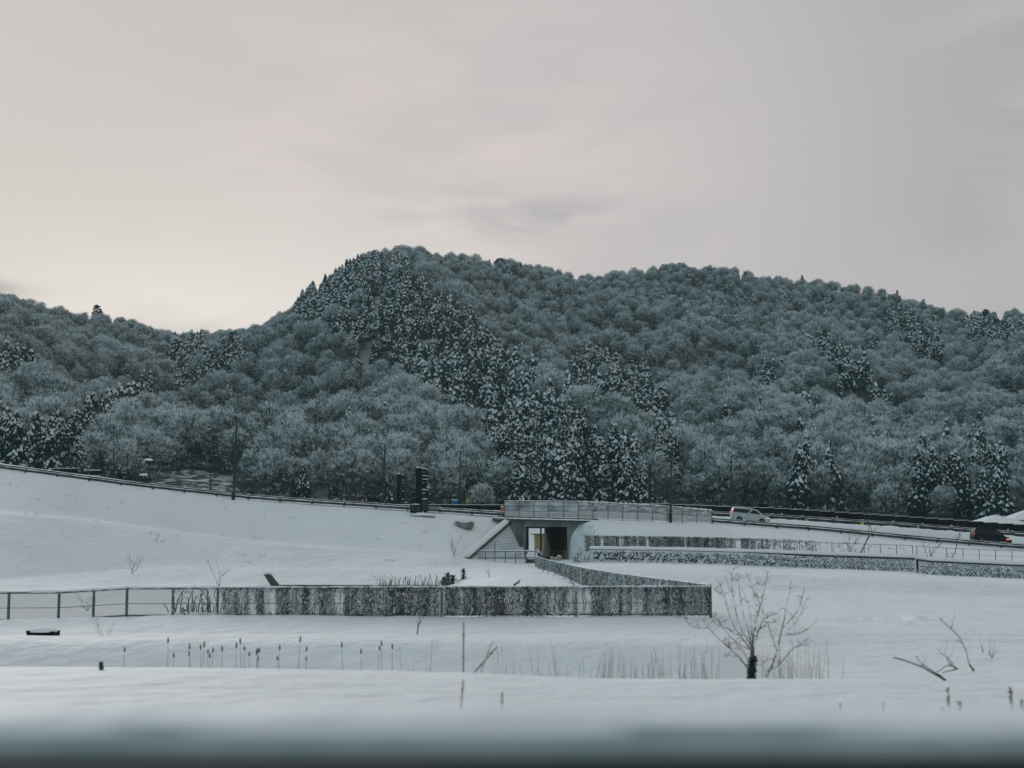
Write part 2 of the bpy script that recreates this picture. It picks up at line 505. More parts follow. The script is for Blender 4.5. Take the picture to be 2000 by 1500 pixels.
# ------------------------------------------------------------------ trees
def conifer_mesh(seed, H=12.0, Rb=2.5, n=230, snow=0.9, trunk=False, big=1.0):
    r = np.random.default_rng(seed)
    mb = MB()
    # inner mass of dark boughs
    pts, rad = [], []
    for k in range(7):
        t = k / 6
        pts.append((r.normal(0, 0.06), r.normal(0, 0.06), H * (0.03 + 0.91 * t)))
        rad.append(max(0.04, Rb * 0.62 * (1 - t) ** 0.7 * (0.8 + 0.4 * r.random())))
    mb.tube(pts, rad, 8, 0)
    lump = [r.random() * 0.45 + 0.75 for _ in range(12)]
    fs = [(iu * 4 + iv, iu * 4 + iv + 1, iu * 4 + iv + 5, iu * 4 + iv + 4) for iu in range(3) for iv in range(3)]
    for i in range(n):
        t = 0.02 + 0.975 * ((i + r.random()) / n) ** 1.08
        a = i * 2.39996 + r.normal(0, 0.4)
        prof = min(1.0, 1.22 * (1 - t) ** 0.72) * (0.92 + 0.16 * math.sin(11 * t + seed))
        rr = Rb * max(0.05, prof) * lump[int(a * 1.9) % 12] * (0.74 + 0.34 * r.random())
        L = (0.46 + 0.38 * (1 - t)) * (0.65 + 0.8 * r.random()) * big
        W = L * (1.05 + 0.7 * r.random())
        ca, sa = math.cos(a), math.sin(a)
        z0 = H * (0.04 + 0.94 * t)
        r0 = max(0.0, rr - L * 0.6)
        droop = 0.45 + 0.35 * r.random()
        dark, cap = [], []
        hump = (0.11 + 0.15 * r.random()) * big
        for iu in range(4):
            u = iu / 3
            wu = W * (0.55 + 0.9 * u - 1.1 * u * u) * (0.8 + 0.4 * r.random())
            for iv in range(4):
                v = iv / 3 * 2 - 1
                zz = z0 - droop * L * u * u - 0.25 * W * v * v + r.normal(0, 0.05)
                off = v * wu * 0.65
                dr = r0 + L * u
                edge = 1 if iu == 3 or abs(v) > 0.9 else 0
                dark.append((dr * ca - off * sa + r.normal(0, 0.06), dr * sa + off * ca + r.normal(0, 0.06), zz - (0.26 + 0.22 * r.random()) * edge * big))
                k = 0.74 + r.normal(0, 0.17)
                dr2 = r0 + L * (0.06 + u * 0.75)
                cap.append((dr2 * ca - off * k * sa, dr2 * sa + off * k * ca, zz + 0.05 + hump * (1 - edge)))
        mb.add(dark, fs, 0)
        if r.random() < snow * (0.72 + 0.35 * t):
            mb.add(cap, [f for f in fs if r.random() < 0.93], 1)
        for q in range(3):
            ang = a + r.normal(0, 0.45)
            e = rr * (0.8 + 0.25 * r.random())
            b = Vector((e * math.cos(ang), e * math.sin(ang), z0 - droop * L * 0.5 + r.normal(0, 0.2)))
            d = Vector((math.cos(ang), math.sin(ang), r.normal(-0.25, 0.3))) * (0.25 + 0.25 * r.random())
            s = Vector((-math.sin(ang), math.cos(ang), r.normal(0, .3))) * 0.09
            mb.add([b - s, b + s, b + d], [(0, 1, 2)], 0)
    if trunk:
        mb.tube([(0, 0, -0.8), (0, 0, H * 0.3)], [0.24, 0.15], 6, 2)
    return mb


def pine_mesh(seed, H=10.0):
    """a broad old pine: flat layered pads of needles"""
    r = np.random.default_rng(seed)
    mb = MB()
    for i in range(60):
        t = 0.42 + 0.58 * i / 59
        a = i * 2.4 + r.normal(0, 0.5)
        rr = 2.9 * (1 - abs(t - 0.62) * 1.7) * (0.25 + 0.75 * r.random())
        c = (rr * math.cos(a), rr * math.sin(a), H * t + r.normal(0, 0.2))
        s = 0.55 + 0.5 * r.random()
        mb.blob((c[0], c[1], c[2]), (s, s, s * 0.34), 7, 4, 0, 0.3, seed=seed * 99 + i)
        for q in range(8):
            b = Vector(c) + Vector((r.normal(0, s * 0.6), r.normal(0, s * 0.6), 0))
            d = Vector((r.normal(0, 1), r.normal(0, 1), r.normal(0, 0.4))).normalized() * 0.55
            w = Vector((r.normal(0, 1), r.normal(0, 1), 0)).normalized() * 0.10
            mb.add([b - w, b + w, b + d], [(0, 1, 2)], 0)
        if r.random() < 0.6:
            mb.blob((c[0], c[1], c[2] + s * 0.16), (s * 0.75, s * 0.75, s * 0.26), 7, 3, 1, 0.35, True, seed=seed * 77 + i)
    return mb


def bare_mesh(seed, H=10.0, Rx=4.2, n=520, snowy=0.6, trunk=False, up=0.35):
    """a leafless broad crown: puffs of fine twigs, the upper ones coated with snow"""
    r = np.random.default_rng(seed)
    mb = MB()
    NL = 11
    lobes = []
    for k in range(NL):
        a = k * 2.4 + r.normal(0, 0.3)
        f = math.sqrt((k + 0.5) / NL)
        z = H * (0.80 - 0.48 * f * f + r.normal(0, 0.07))
        lobes.append((Rx * 0.72 * f * math.cos(a), Rx * 0.72 * f * math.sin(a), max(H * 0.22, z), Rx * r.uniform(0.26, 0.50)))
    for i in range(n):
        lx, ly, lz, ls = lobes[i % NL]
        d = Vector((r.normal(), r.normal(), r.normal())).normalized()
        if i % 3 == 0:      # loose sprays between the puffs
            a_ = r.random() * 6.28
            f_ = math.sqrt(r.random())
            lx, ly, ls = Rx * 0.8 * f_ * math.cos(a_), Rx * 0.8 * f_ * math.sin(a_), Rx * 0.22
            lz = H * (0.30 + (0.58 - 0.34 * f_ * f_) * r.random())
        q = r.random() ** 0.35
        c = Vector((lx, ly, lz)) + Vector((d.x, d.y, d.z * 0.9)) * ls * q
        out = (d + Vector((lx, ly, 0)) * 0.12).normalized()
        hf = min(1.0, max(0.0, (lz / H - 0.25) / 0.42))
        sn = r.random() < (snowy * (0.25 + 0.85 * (0.5 + 0.5 * d.z)) + (0.30 if d.z > 0.2 else 0)) * (0.52 + 0.62 * hf)
        for k in range(8):
            dr = (out + Vector((r.normal(0, 0.5), r.normal(0, 0.5), up + r.normal(0, 0.4)))).normalized()
            L = 0.30 + 0.50 * r.random()
            side = dr.cross(Vector((r.normal(), r.normal(), r.normal()))).normalized()
            w = 0.032 + 0.03 * r.random()
            p = c + Vector((r.normal(0, 0.20), r.normal(0, 0.20), r.normal(0, 0.16)))
            mid = p + dr * L * 0.55 + Vector((0, 0, r.normal(0.02, 0.05)))
            e = p + dr * L
            m_ = 1 if (sn and r.random() < 0.85) else 0
            mb.add([p - side * w, p + side * w, mid + side * w * 0.8, mid - side * w * 0.8, e], [(0, 1, 2, 3), (3, 2, 4)], m_)
    # long whips breaking the outline
    for i in range(110):
        a_ = r.random() * 6.28
        f_ = math.sqrt(r.random())
        b_ = Vector((Rx * 0.85 * f_ * math.cos(a_), Rx * 0.85 * f_ * math.sin(a_), H * (0.80 - 0.40 * f_ * f_)))
        dr = (b_ - Vector((0, 0, H * 0.3))).normalized() + Vector((r.normal(0, 0.25), r.normal(0, 0.25), 0.35))
        e_ = b_ + dr.normalized() * (0.9 + 1.3 * r.random())
        sd = dr.cross(Vector((r.normal(), r.normal(), r.normal()))).normalized() * 0.028
        mb.add([b_ - sd, b_ + sd, e_], [(0, 1, 2)], 1 if r.random() < 0.45 else 0)
    # low suckers and undergrowth round the foot
    for i in range(n // 5):
        a = r.random() * 6.28
        q = Rx * 0.95 * math.sqrt(r.random())
        c = Vector((q * math.cos(a), q * math.sin(a), H * 0.02 + H * 0.24 * r.random() ** 1.5))
        sn = r.random() < 0.18
        for k in range(5):
            dr = Vector((r.normal(0, 0.5), r.normal(0, 0.5), 0.8)).normalized()
            side = dr.cross(Vector((r.normal(), r.normal(), r.normal()))).normalized() * 0.07
            p = c + Vector((r.normal(0, 0.25), r.normal(0, 0.25), 0))
            e = p + dr * (0.4 + 0.6 * r.random())
            mb.add([p - side, p + side, e], [(0, 1, 2)], 1 if sn else 0)
    if trunk:
        limbs(mb, seed, H, Rx, 2)
    return mb


def limbs(mb, seed, H, Rx, mi=0):
    r = np.random.default_rng(seed + 500)
    mb.tube([(0, 0, -0.8), (0.08, 0, H * 0.18), (0.0, 0.1, H * 0.36)], [0.24, 0.19, 0.15], 6, mi)
    for k in range(8):
        a = k * 0.785 + r.normal(0, 0.3)
        e = Rx * (0.5 + 0.35 * r.random())
        z1 = H * (0.5 + 0.38 * r.random())
        b = Vector((0, 0, H * (0.16 + 0.18 * r.random())))
        m1 = Vector((e * 0.45 * math.cos(a), e * 0.45 * math.sin(a), b.z + (z1 - b.z) * 0.6))
        e1 = Vector((e * math.cos(a + 0.2), e * math.sin(a + 0.2), z1))
        mb.tube([b, m1, e1], [0.11, 0.075, 0.03], 4, mi)
        for q in range(3):
            a2 = a + r.normal(0, 0.6)
            st = m1.lerp(e1, r.random() * 0.8)
            mb.tube([st, st + Vector((math.cos(a2) * 1.1, math.sin(a2) * 1.1, 0.9 + r.random()))], [0.045, 0.015], 3, mi)


def trunk_mesh(seed, H, Rx, conifer):
    mb = MB()
    if conifer:
        mb.tube([(0, 0, -0.8), (0, 0, H * 0.35)], [0.26, 0.16], 7)
    else:
        limbs(mb, seed, H, Rx)
    return mb


CON_M, BARE_M, CON_T, BARE_T, CON_ALL, BARE_ALL = [], [], [], [], [], []
NC, NB = 6, 6
conpar = [(12, 2.8, 300, 0.92), (12, 3.1, 330, 0.95), (12, 2.5, 280, 0.85), (12, 2.9, 310, 0.95), (12, 2.4, 260, 0.65), (12, 3.3, 340, 0.9)]
barpar = [(10, 3.9, 640, 0.74), (10, 4.6, 760, 0.84), (10, 3.5, 520, 0.34), (10, 4.2, 660, 0.92), (10, 3.7, 540, 0.46), (10, 5.2, 840, 0.76)]
for i in range(NC):
    h, rb, n, sn = conpar[i]
    CON_M.append(conifer_mesh(20 + i, h, rb, n, sn).mesh('cedar_crown', [M['needle'], M['treesnow']]))
    CON_T.append(trunk_mesh(i, h, rb, True).mesh('cedar_trunk', [M['bark']]))
    CON_ALL.append(conifer_mesh(20 + i, h, rb, n // 2, sn, True, 1.55).mesh('cedar_whole', [M['needle'], M['treesnow'], M['bark']]))
    h, rb, n, sn = barpar[i]
    BARE_M.append(bare_mesh(40 + i, h, rb, n, sn).mesh('bare_crown', [M['twig'], M['twigsnow']]))
    BARE_T.append(trunk_mesh(40 + i, h, rb, False).mesh('bare_trunk', [M['bark']]))
    BARE_ALL.append(bare_mesh(40 + i, h, rb, n, sn, True).mesh('bare_whole', [M['twig'], M['twigsnow'], M['bark']]))

POLY = [
    [(590, 575), (620, 545), (660, 525), (740, 492), (775, 500), (850, 560), (930, 620), (985, 690), (1010, 700), (1080, 770), (1150, 830), (1210, 870), (1255, 930), (1275, 990), (1000, 990), (965, 900), (935, 850), (880, 830), (830, 770), (760, 720), (700, 665), (640, 632), (560, 640)],
    [(1105, 720), (1150, 680), (1200, 705), (1260, 690), (1290, 760), (1330, 850), (1300, 880), (1210, 800), (1110, 780)],
    [(1560, 660), (1610, 655), (1690, 710), (1760, 790), (1810, 840), (1780, 840), (1700, 780), (1610, 705)],
    [(1730, 610), (1790, 600), (1830, 650), (1850, 700), (1780, 690)],
    [(1830, 850), (1880, 840), (1930, 870), (1965, 930), (1975, 1005), (1850, 1005), (1830, 930)],
    [(1545, 850), (1600, 870), (1625, 960), (1560, 960)],
    [(335, 665), (395, 650), (415, 690), (465, 650), (480, 705), (420, 740), (340, 780), (318, 760)],
    [(110, 840), (180, 800), (290, 740), (305, 790), (200, 860), (130, 905), (-100, 905), (-100, 865), (90, 850)],
    [(-50, 700), (60, 690), (66, 735), (-50, 750)],
    [(1880, 620), (1960, 620), (2060, 660), (1900, 680)],
    [(1488, 715), (1542, 720), (1538, 770), (1488, 760)],
    [(1540, 770), (1605, 790), (1600, 820), (1550, 805)],
    [(1670, 850), (1712, 860), (1745, 915), (1700, 905)],
    [(1760, 890), (1840, 880), (1850, 1000), (1770, 950)],
    [(1270, 880), (1330, 820), (1345, 860), (1300, 940)],
    [(1105, 690), (1120, 690), (1120, 800), (1090, 790)],
]


def inpoly(x, y, p):
    c = False
    n = len(p)
    for i in range(n):
        x1, y1 = p[i]
        x2, y2 = p[i - 1]
        if (y1 > y) != (y2 > y) and x < (x2 - x1) * (y - y1) / (y2 - y1) + x1:
            c = not c
    return c


BARE_GROUND = [[(285, 932), (330, 926), (430, 925), (470, 940), (480, 985), (270, 985)], [(1958, 915), (2100, 905), (2100, 975), (1985, 965)]]
cand = []
Y = 286.0
while Y < 880:
    sp = 5.0 if Y < 420 else 5.4
    xm = Y * 0.47
    X = -xm + R.random() * sp
    while X < xm:
        x, y = X + R.normal(0, 2.0), Y + R.normal(0, 3.0)
        cand.append((x, y))
        X += sp * (0.8 + 0.4 * R.random())
    Y += sp


def pickb(x, y, t):
    dark = 0.22 + 1.3 * float(vnoise(x / 26 + 3, y / 30)) + (0.30 if t < 0.22 else 0.0) + 0.6 * float(vnoise(x / 9, y / 11 + 7))
    return int(R.choice([2, 4])) if R.random() < dark else int(R.choice([0, 1, 3, 5]))


cx = np.array([c[0] for c in cand])
cy = np.array([c[1] for c in cand])
cz, ct = hill_at(cx, cy)
cpx, cpy = project(cx, cy, cz)
keepc, keepb = [], []
for i in range(len(cand)):
    if ct[i] > 1.02:
        continue
    x, y, z, px, py, t = cx[i], cy[i], cz[i], cpx[i], cpy[i], ct[i]
    if any(inpoly(px, py, p) for p in BARE_GROUND):
        continue
    pm = py - 5.0 * F / y
    con = any(inpoly(px, pm, p) for p in POLY)
    q = R.random()
    if not con:
        pc = 0.05 + 0.08 * (vnoise(x / 40, y / 40) > 0.12) + (0.22 if (t < 0.06 and 470 < px < 1000) else 0)
        if px > 1700 and t > 0.8:
            pc += 0.12
        if t > 0.93:
            pc *= 0.35
        con = q < pc
        single = True
    else:
        single = False
        con = q > (0.35 if any(inpoly(px, pm, POLY[k_]) for k_ in (4, 5, 13)) else 0.04)
    if con:
        h = (10.8 - 2.6 * min(1, t)) * R.uniform(0.74, 1.22)
        if single:
            h *= 0.85
        if t < 0.06 and single:
            h *= 0.75
        keepc.append((x, y, z, px, py, h, R.integers(NC), R.random() * 6.28, R.uniform(0.9, 1.15)))
    else:
        if R.random() < (0.26 if t < 0.25 else 0.08):
            continue
        h = (10.0 - 2.4 * min(1, t)) * (R.uniform(0.55, 1.30) if R.random() < 0.85 else R.uniform(1.25, 1.5))
        if t > 0.80:
            h = min(h, 8.0) * R.uniform(0.75, 1.0)
        if t < 0.03:
            h *= 0.85
        keepb.append((x, y, z, px, py, h, pickb(x, y, t), R.random() * 6.28, R.uniform(0.82, 1.12)))

LAND = [(-200, 'beyond the edge of the embankment'), (90, 'behind the black signboard'), (165, 'behind the open board frame'), (270, 'behind the short lamps by the clearing'),
        (400, 'at the bare clearing'), (500, 'behind the tall leaning lamp'), (620, 'along the snowy foot past the lamp'), (735, 'behind the lamp before the message boards'), (830, 'behind the tall message boards'),
        (900, 'behind the blue box'), (990, 'behind the start of the bridge fence'), (1080, 'above the underpass mouth'), (1180, 'behind the bridge fence'), (1275, 'behind the wooden pole'), (1350, 'behind the lamp on the bridge'),
        (1440, 'above the white van'), (1530, 'past the front of the white van'), (1630, 'above the dark noise barrier'), (1730, 'beside the thin utility poles'), (1820, 'short of the black van'), (1920, 'above the black van'), (2050, 'above the snowy house roofs')]


def tree_label(kind, px, y, h, y1, y2, h1, h2):
    wh = min(LAND, key=lambda a: abs(a[0] - px))[1]
    size = 'tall' if h > h2 else ('short' if h < h1 else 'middling')
    row = 'in the lowest row' if y < y1 else ('in the second row up' if y < y2 else 'a few rows up')
    return f'{size} {kind} {row} {wh}'


def plant(lst, meshes, trunks, kind, name, group, H0, cat, nmax):
    lst.sort(key=lambda a: a[1])
    vis = [a for a in lst if -15 < a[3] < 2015]
    near = vis[:nmax]
    ids = set(id(a) for a in near)
    hs = sorted(a[5] for a in near)
    ys = [a[1] for a in near]
    y1, y2 = ys[len(ys) // 3], ys[2 * len(ys) // 3]
    for (x, y, z, px, py, h, k, rot, wd) in near:
        s = h / H0
        e = bpy.data.objects.new(name, None)
        COL.objects.link(e)
        e.location = (x, y, z)
        e.rotation_euler = (0, 0, rot)
        e.scale = (s * wd, s * wd, s)
        tag(e, tree_label(kind, px, y, h, y1, y2, hs[len(hs) // 3], hs[2 * len(hs) // 3]), cat, group)
        for nm, me in (('crown', meshes[k]), ('trunk', trunks[k])):
            o = bpy.data.objects.new(nm, me)
            COL.objects.link(o)
            o.parent = e
    return [a for a in lst if id(a) not in ids]


def scatter(rest, meshes, name, H0, label):
    """the rest of a wood that nobody could count, as one object"""
    me = bpy.data.meshes.new(name)
    n = len(rest)
    me.vertices.add(n)
    me.vertices.foreach_set('co', np.array([a[:3] for a in rest], np.float32).reshape(-1))
    at_i = me.attributes.new('pick', 'INT', 'POINT')
    at_i.data.foreach_set('value', np.array([a[6] for a in rest], np.int32))
    at_r = me.attributes.new('turn', 'FLOAT_VECTOR', 'POINT')
    at_r.data.foreach_set('vector', np.array([(0, 0, a[7]) for a in rest], np.float32).reshape(-1))
    at_s = me.attributes.new('size', 'FLOAT_VECTOR', 'POINT')
    at_s.data.foreach_set('vector', np.array([(a[5] / H0 * a[8], a[5] / H0 * a[8], a[5] / H0) for a in rest], np.float32).reshape(-1))
    o = bpy.data.objects.new(name, me)
    COL.objects.link(o)
    ng = bpy.data.node_groups.new(name, 'GeometryNodeTree')
    ng.interface.new_socket('Geometry', in_out='INPUT', socket_type='NodeSocketGeometry')
    ng.interface.new_socket('Geometry', in_out='OUTPUT', socket_type='NodeSocketGeometry')
    N, L = ng.nodes, ng.links
    gi, go = N.new('NodeGroupInput'), N.new('NodeGroupOutput')
    jn = N.new('GeometryNodeGeometryToInstance')
    for m in reversed(meshes):
        so = bpy.data.objects.new('kind_of_tree', m)
        oi = N.new('GeometryNodeObjectInfo')
        oi.inputs['Object'].default_value = so
        oi.inputs['As Instance'].default_value = True
        L.new(oi.outputs['Geometry'], jn.inputs[0])
    ins = N.new('GeometryNodeInstanceOnPoints')
    ins.inputs['Pick Instance'].default_value = True

    def attr(nm, ty):
        a = N.new('GeometryNodeInputNamedAttribute')
        a.data_type = ty
        a.inputs['Name'].default_value = nm
        return a.outputs['Attribute']
    # Object Info already gives instances: join them into one list to pick from
    N.remove(jn)
    jn = N.new('GeometryNodeJoinGeometry')
    for nd in [x for x in N if x.bl_idname == 'GeometryNodeObjectInfo']:
        L.new(nd.outputs['Geometry'], jn.inputs[0])
    L.new(gi.outputs[0], ins.inputs['Points'])
    L.new(jn.outputs[0], ins.inputs['Instance'])
    L.new(attr('pick', 'INT'), ins.inputs['Instance Index'])
    L.new(attr('turn', 'FLOAT_VECTOR'), ins.inputs['Rotation'])
    L.new(attr('size', 'FLOAT_VECTOR'), ins.inputs['Scale'])
    L.new(ins.outputs[0], go.inputs[0])
    md = o.modifiers.new('scatter', 'NODES')
    md.node_group = ng
    tag(o, label, kind='stuff')
    return o


for nm, (xa, xb, ya, yb) in (('left', (272, 482, 226, 318)), ('right', (1956, 2110, 330, 470)), ('tunnel', (985, 1125, 216.5, 288))):
    us, vs = np.linspace(xa, xb, 30), np.linspace(ya, yb, 24)
    Pc = np.zeros((24, 30, 3))
    for jj, u_ in enumerate(us):
        ins = math.sin(math.pi * jj / 29) ** 0.5
        yy = ya + (vs - ya) * (0.55 + 0.45 * ins)
        xx = float(S(u_)) * yy
        Pc[:, jj, 0], Pc[:, jj, 1] = xx, yy
        Pc[:, jj, 2] = hill_at(xx, yy)[0] + 0.12 + 0.25 * np.abs(fbm(xx / 3, yy / 5, 3))
    tag(grid_mesh('snow_clearing', Pc, [M['snow'] if nm == 'tunnel' else M['scrub']]), kind='structure')

restc = plant(keepc, CON_M, CON_T, 'snow-laden dark cedar', 'cedar_tree', 'cedars at the foot of the hill', 12.0, 'tree', 295)
restb = plant(keepb, BARE_M, BARE_T, 'leafless frosted tree', 'bare_tree', 'leafless trees at the foot of the hill', 10.0, 'tree', 295)
scatter(restc, CON_ALL, 'cedar_forest', 12.0, 'dark cedar plantation under snow up the slopes of the hill')
scatter(restb, BARE_ALL, 'leafless_forest', 10.0, 'grey leafless wood dusted with snow over the hills')
print('trees', len(keepc), len(keepb))

# single trees that stand out on the skyline
for (px, dpt, h, ms, lab) in [(186, 0.985, 12, 'p', 'lone dark pine standing tall on the left ridge'), (473, 0.985, 8, 'c', 'small dark pointed tree in the saddle between the hills'),
                              (975, 0.99, 8, 'p', 'dark leaning pine on the crest beyond the summit'), (1333, 0.99, 8, 'p', 'dark flat topped pine on the middle crest'), (1528, 0.995, 9, 'c', 'small pointed conifer on the falling crest line'),
                              (1571, 0.995, 11, 'c', 'taller pointed conifer on the falling crest line'), (1757, 0.995, 10, 'c', 'dark pointed conifer on the crest above the noise barrier'), (1930, 0.97, 10, 'p', 'dark spreading pine on the far crest by the dip'),
                              (1437, 0.24, 8.5, 'p', 'dark round pine alone in the grey wood above the white van'), (566, 0.40, 9, 'p', 'snow heaped round pine low on the left spur')]:
    Yr = float(np.interp(px, *zip(*RID)))
    y = 290 + (Yr - 290) * dpt
    x = float(S(px)) * y * (1.012 if dpt > 0.8 else 1.005)
    z = float(hill_at(np.array([x]), np.array([y]))[0][0])
    h *= 0.85 if dpt > 0.8 else 1.0
    e = thing('pine_tree' if ms == 'p' else 'pointed_conifer', lab, 'tree', (x, y, z - (0.6 if dpt > 0.8 else 0)))
    s = h / 10.0
    if ms == 'p':
        part(pine_mesh(px, h), 'crown', [M['needle'], M['treesnow']], e)
        mb = MB()
        mb.tube([(0, 0, -3), (0.2, 0, h * 0.45), (0, 0.1, h * 0.9)], [0.25, 0.2, 0.08], 6)
        for k in range(6):
            mb.tube([(0, 0, h * (0.45 + k * 0.07)), (1.6 * math.cos(k * 2.2), 1.6 * math.sin(k * 2.2), h * (0.55 + k * 0.07))], [0.09, 0.03], 4)
        part(mb, 'trunk', M['bark'], e)
    else:
        part(conifer_mesh(px, h, h * 0.19, 90, 0.45), 'crown', [M['needle'], M['treesnow']], e)
        part(MB().tube([(0, 0, -3), (0, 0, h * 0.4)], [0.2, 0.14], 6), 'trunk', M['bark'], e)
# ------------------------------------------------------------------ the expressway on the embankment
def road_pt(px, Y, dz=0.0):
    return Vector((float(S(px)) * Y, Y, float(road_z(px)) + dz))


def road_at_x(X, Y):
    return float(road_z(px_of(X, YR)))


rows_r = [(186.9, 0.0), (188.2, 0.38), (190, 0.46), (195.5, 0.70), (197.0, 0.75)]
pxs = np.linspace(-450, 2450, 160)
Xs = S(pxs) * YR
P = np.array([[(x, y, road_z(p) + dz) for p, x in zip(pxs, Xs)] for y, dz in rows_r])
tag(grid_mesh('road', P, [mat('wet_snowy_asphalt', (0.10, 0.11, 0.12), 0.6, scale=0.5, col2=(0.6, 0.63, 0.66), contrast=(0.35, 0.6), stretch=(0.1, 1, 1))]), kind='structure')

# ploughed snow between the carriageway and the far barrier
FARB = [(-500, 838), (0, 912), (250, 945), (500, 971), (640, 984), (985, 996), (1200, 999), (1390, 1006), (1500, 1011), (1600, 1018), (1700, 1024), (1800, 1031), (1900, 1039), (2000, 1047), (2500, 1092)]
far_z = lambda px, Y: zof(np.interp(px, *zip(*FARB)), 200.0) + (Y - 200) * 0.02
pxs = np.linspace(-450, 2450, 900)
Xs = S(pxs) * 190
rr = np.linspace(0, 1, 16)
P = np.zeros((16, 900, 3))
for i, t in enumerate(rr):
    Yy = 196.4 + t * 8.5
    zr_ = road_z(px_of(Xs, YR))
    zf = np.maximum(far_z(px_of(Xs, 200.0), Yy), zr_)
    prof = min(1, t / 0.35)
    prof = prof * prof * (3 - 2 * prof)
    P[i, :, 0] = Xs
    P[i, :, 1] = Yy
    P[i, :, 2] = zr_ + (zf - zr_) * prof - 0.15 + (0.0 if t > 0.5 else 0.35 * np.abs(fbm(Xs / 1.6, Yy / 1.2 + Xs * 0, 3)) * math.sin(math.pi * min(1, t * 2)))
tag(grid_mesh('snow_bank', P, [M['snow']]), kind='structure')
# the windrow along the near edge of the road
P = np.zeros((7, 900, 3))
for i in range(7):
    t = i / 6
    P[i, :, 0] = Xs
    P[i, :, 1] = 186.2 + t * 1.6
    P[i, :, 2] = road_z(px_of(Xs, YR)) - 0.1 + math.sin(math.pi * t) * (0.22 + 0.5 * np.abs(fbm(Xs / 1.3, Xs / 9, 3)) + 0.30 * np.clip((px_of(Xs, YR) - 1400) / 500, 0, 1))
tag(grid_mesh('snow_windrow', P, [M['snow']]), kind='structure')


def guardrail(px0, px1, Y, zfun, label, h=0.62, snow=0.06, group='guardrails of the expressway'):
    x0, x1 = float(S(px0)) * Y, float(S(px1)) * Y
    n = max(2, int(abs(x1 - x0) / 4.0))
    root = thing('guardrail', label, 'guardrail', (x0, Y, zfun(px0)), group)
    up, lo, sn = MB(), MB(), MB()
    pts = []
    for i in range(n + 1):
        px = px0 + (px1 - px0) * i / n
        p = Vector((float(S(px)) * Y, Y, float(zfun(px))))
        pts.append(p)
        mb = MB()
        mb.box(p + Vector((0, 0.08, h * 0.45)), (0.14, 0.12, h * 1.05))
        mb.blob(p + Vector((0, 0.0, h + 0.02)), (0.20, 0.16, 0.10), 7, 3, 1, 0.2, True, seed=i)
        mb.box(p + Vector((0, -0.07, h * 0.45)), (0.30, 0.10, h * 0.75))
        mb.build('post', [M['darksteel'], M['snowcap']], root)
    for a, b in zip(pts, pts[1:]):
        for z0, bld, hh in ((h * 0.88, up, 0.17), (h * 0.42, lo, 0.30)):
            d = Vector((0, -0.06, z0))
            bld.bar(a + d, b + d, 0.10, hh)
            bld.bar(a + d + Vector((0, -0.06, 0)), b + d + Vector((0, -0.06, 0)), 0.05, hh * 0.35)
        sub = 7
        q = [a.lerp(b, k / sub) for k in range(sub + 1)]
        sn.tube([p + Vector((0, -0.08, h * 0.42 + 0.15 + 0.03)) for p in q], [snow * random.uniform(0.7, 1.5) for _ in q], 6)
        sn.tube([p + Vector((0, -0.05, h * 0.88 + 0.085 + 0.015)) for p in q], [snow * random.uniform(0.35, 0.9) for _ in q], 6)
    up.build('upper_rail', M['rail'], root)
    lo.build('lower_rail', M['rail'], root)
    sn.build('snow_cover', M['snowcap'], root, True)
    return root


base_z = lambda px: road_z(px) - 0.02
guardrail(-330, 984, 185.9, base_z, 'long double rail guardrail along the crest of the big snow slope up to the bridge')
guardrail(1392, 2330, 185.9, base_z, 'snow capped guardrail running down past the vans beyond the bridge fence')
guardrail(1392, 2330, 200.3, lambda px: far_z(px, 200.3) - 0.12, 'thin guardrail in front of the dark noise barrier', 0.62, 0.05)

# ------------------------------------------------------------------ noise barrier
x0, x1 = float(S(640)) * 204, float(S(2330)) * 204
nb = 58
root = thing('noise_barrier', 'long black panelled noise barrier stepping down along the far side of the road', 'barrier', (x0, 204, float(zof(997, 204))))
TOPB = [(500, 972), (640, 985), (985, 986.5), (1290, 984), (1400, 989), (1500, 992), (1600, 997.5), (1700, 1004.5), (1800, 1011), (1900, 1018), (2000, 1025), (2400, 1054)]
for i in range(nb):
    xa = x0 + (x1 - x0) * i / nb
    xb = x0 + (x1 - x0) * (i + 1) / nb
    pm = float(px_of((xa + xb) / 2, 204))
    zt = float(zof(np.interp(pm, *zip(*TOPB)), 204))
    zb = float(far_z(pm, 204)) - 0.6
    mb = MB()
    mb.box(((xa + xb) / 2, 204, (zt + zb) / 2), (xb - xa - 0.03, 0.12, zt - zb))
    for k in range(4):
        mb.box(((xa + xb) / 2, 203.92, zb + (zt - zb) * (0.45 + k * 0.14)), (xb - xa - 0.10, 0.04, 0.05))
    mb.box(((xa + xb) / 2, 204, zt + 0.035), (xb - xa - 0.06, 0.16, 0.055), 1)
    if pm > 1250:
        mb.box(((xa + xb) / 2 + 0.05, 203.86, zb + 0.92), (xb - xa - 0.3, 0.10, 0.07), 1)
    mb.build('panel', [M['black'], M['snowcap']], root)
mb = MB()
for i in range(nb + 1):
    xa = x0 + (x1 - x0) * i / nb
    pm = float(px_of(xa, 204))
    zt = float(zof(np.interp(pm + 12, *zip(*TOPB)), 204)) - 0.06
    zb = float(far_z(pm, 204)) - 0.6
    if i % 2 == 0 and 20 < i:
        MB().box((xa, 204.1, (zt + zb) / 2), (0.14, 0.18, zt - zb)).build('post', M['darksteel'], root)

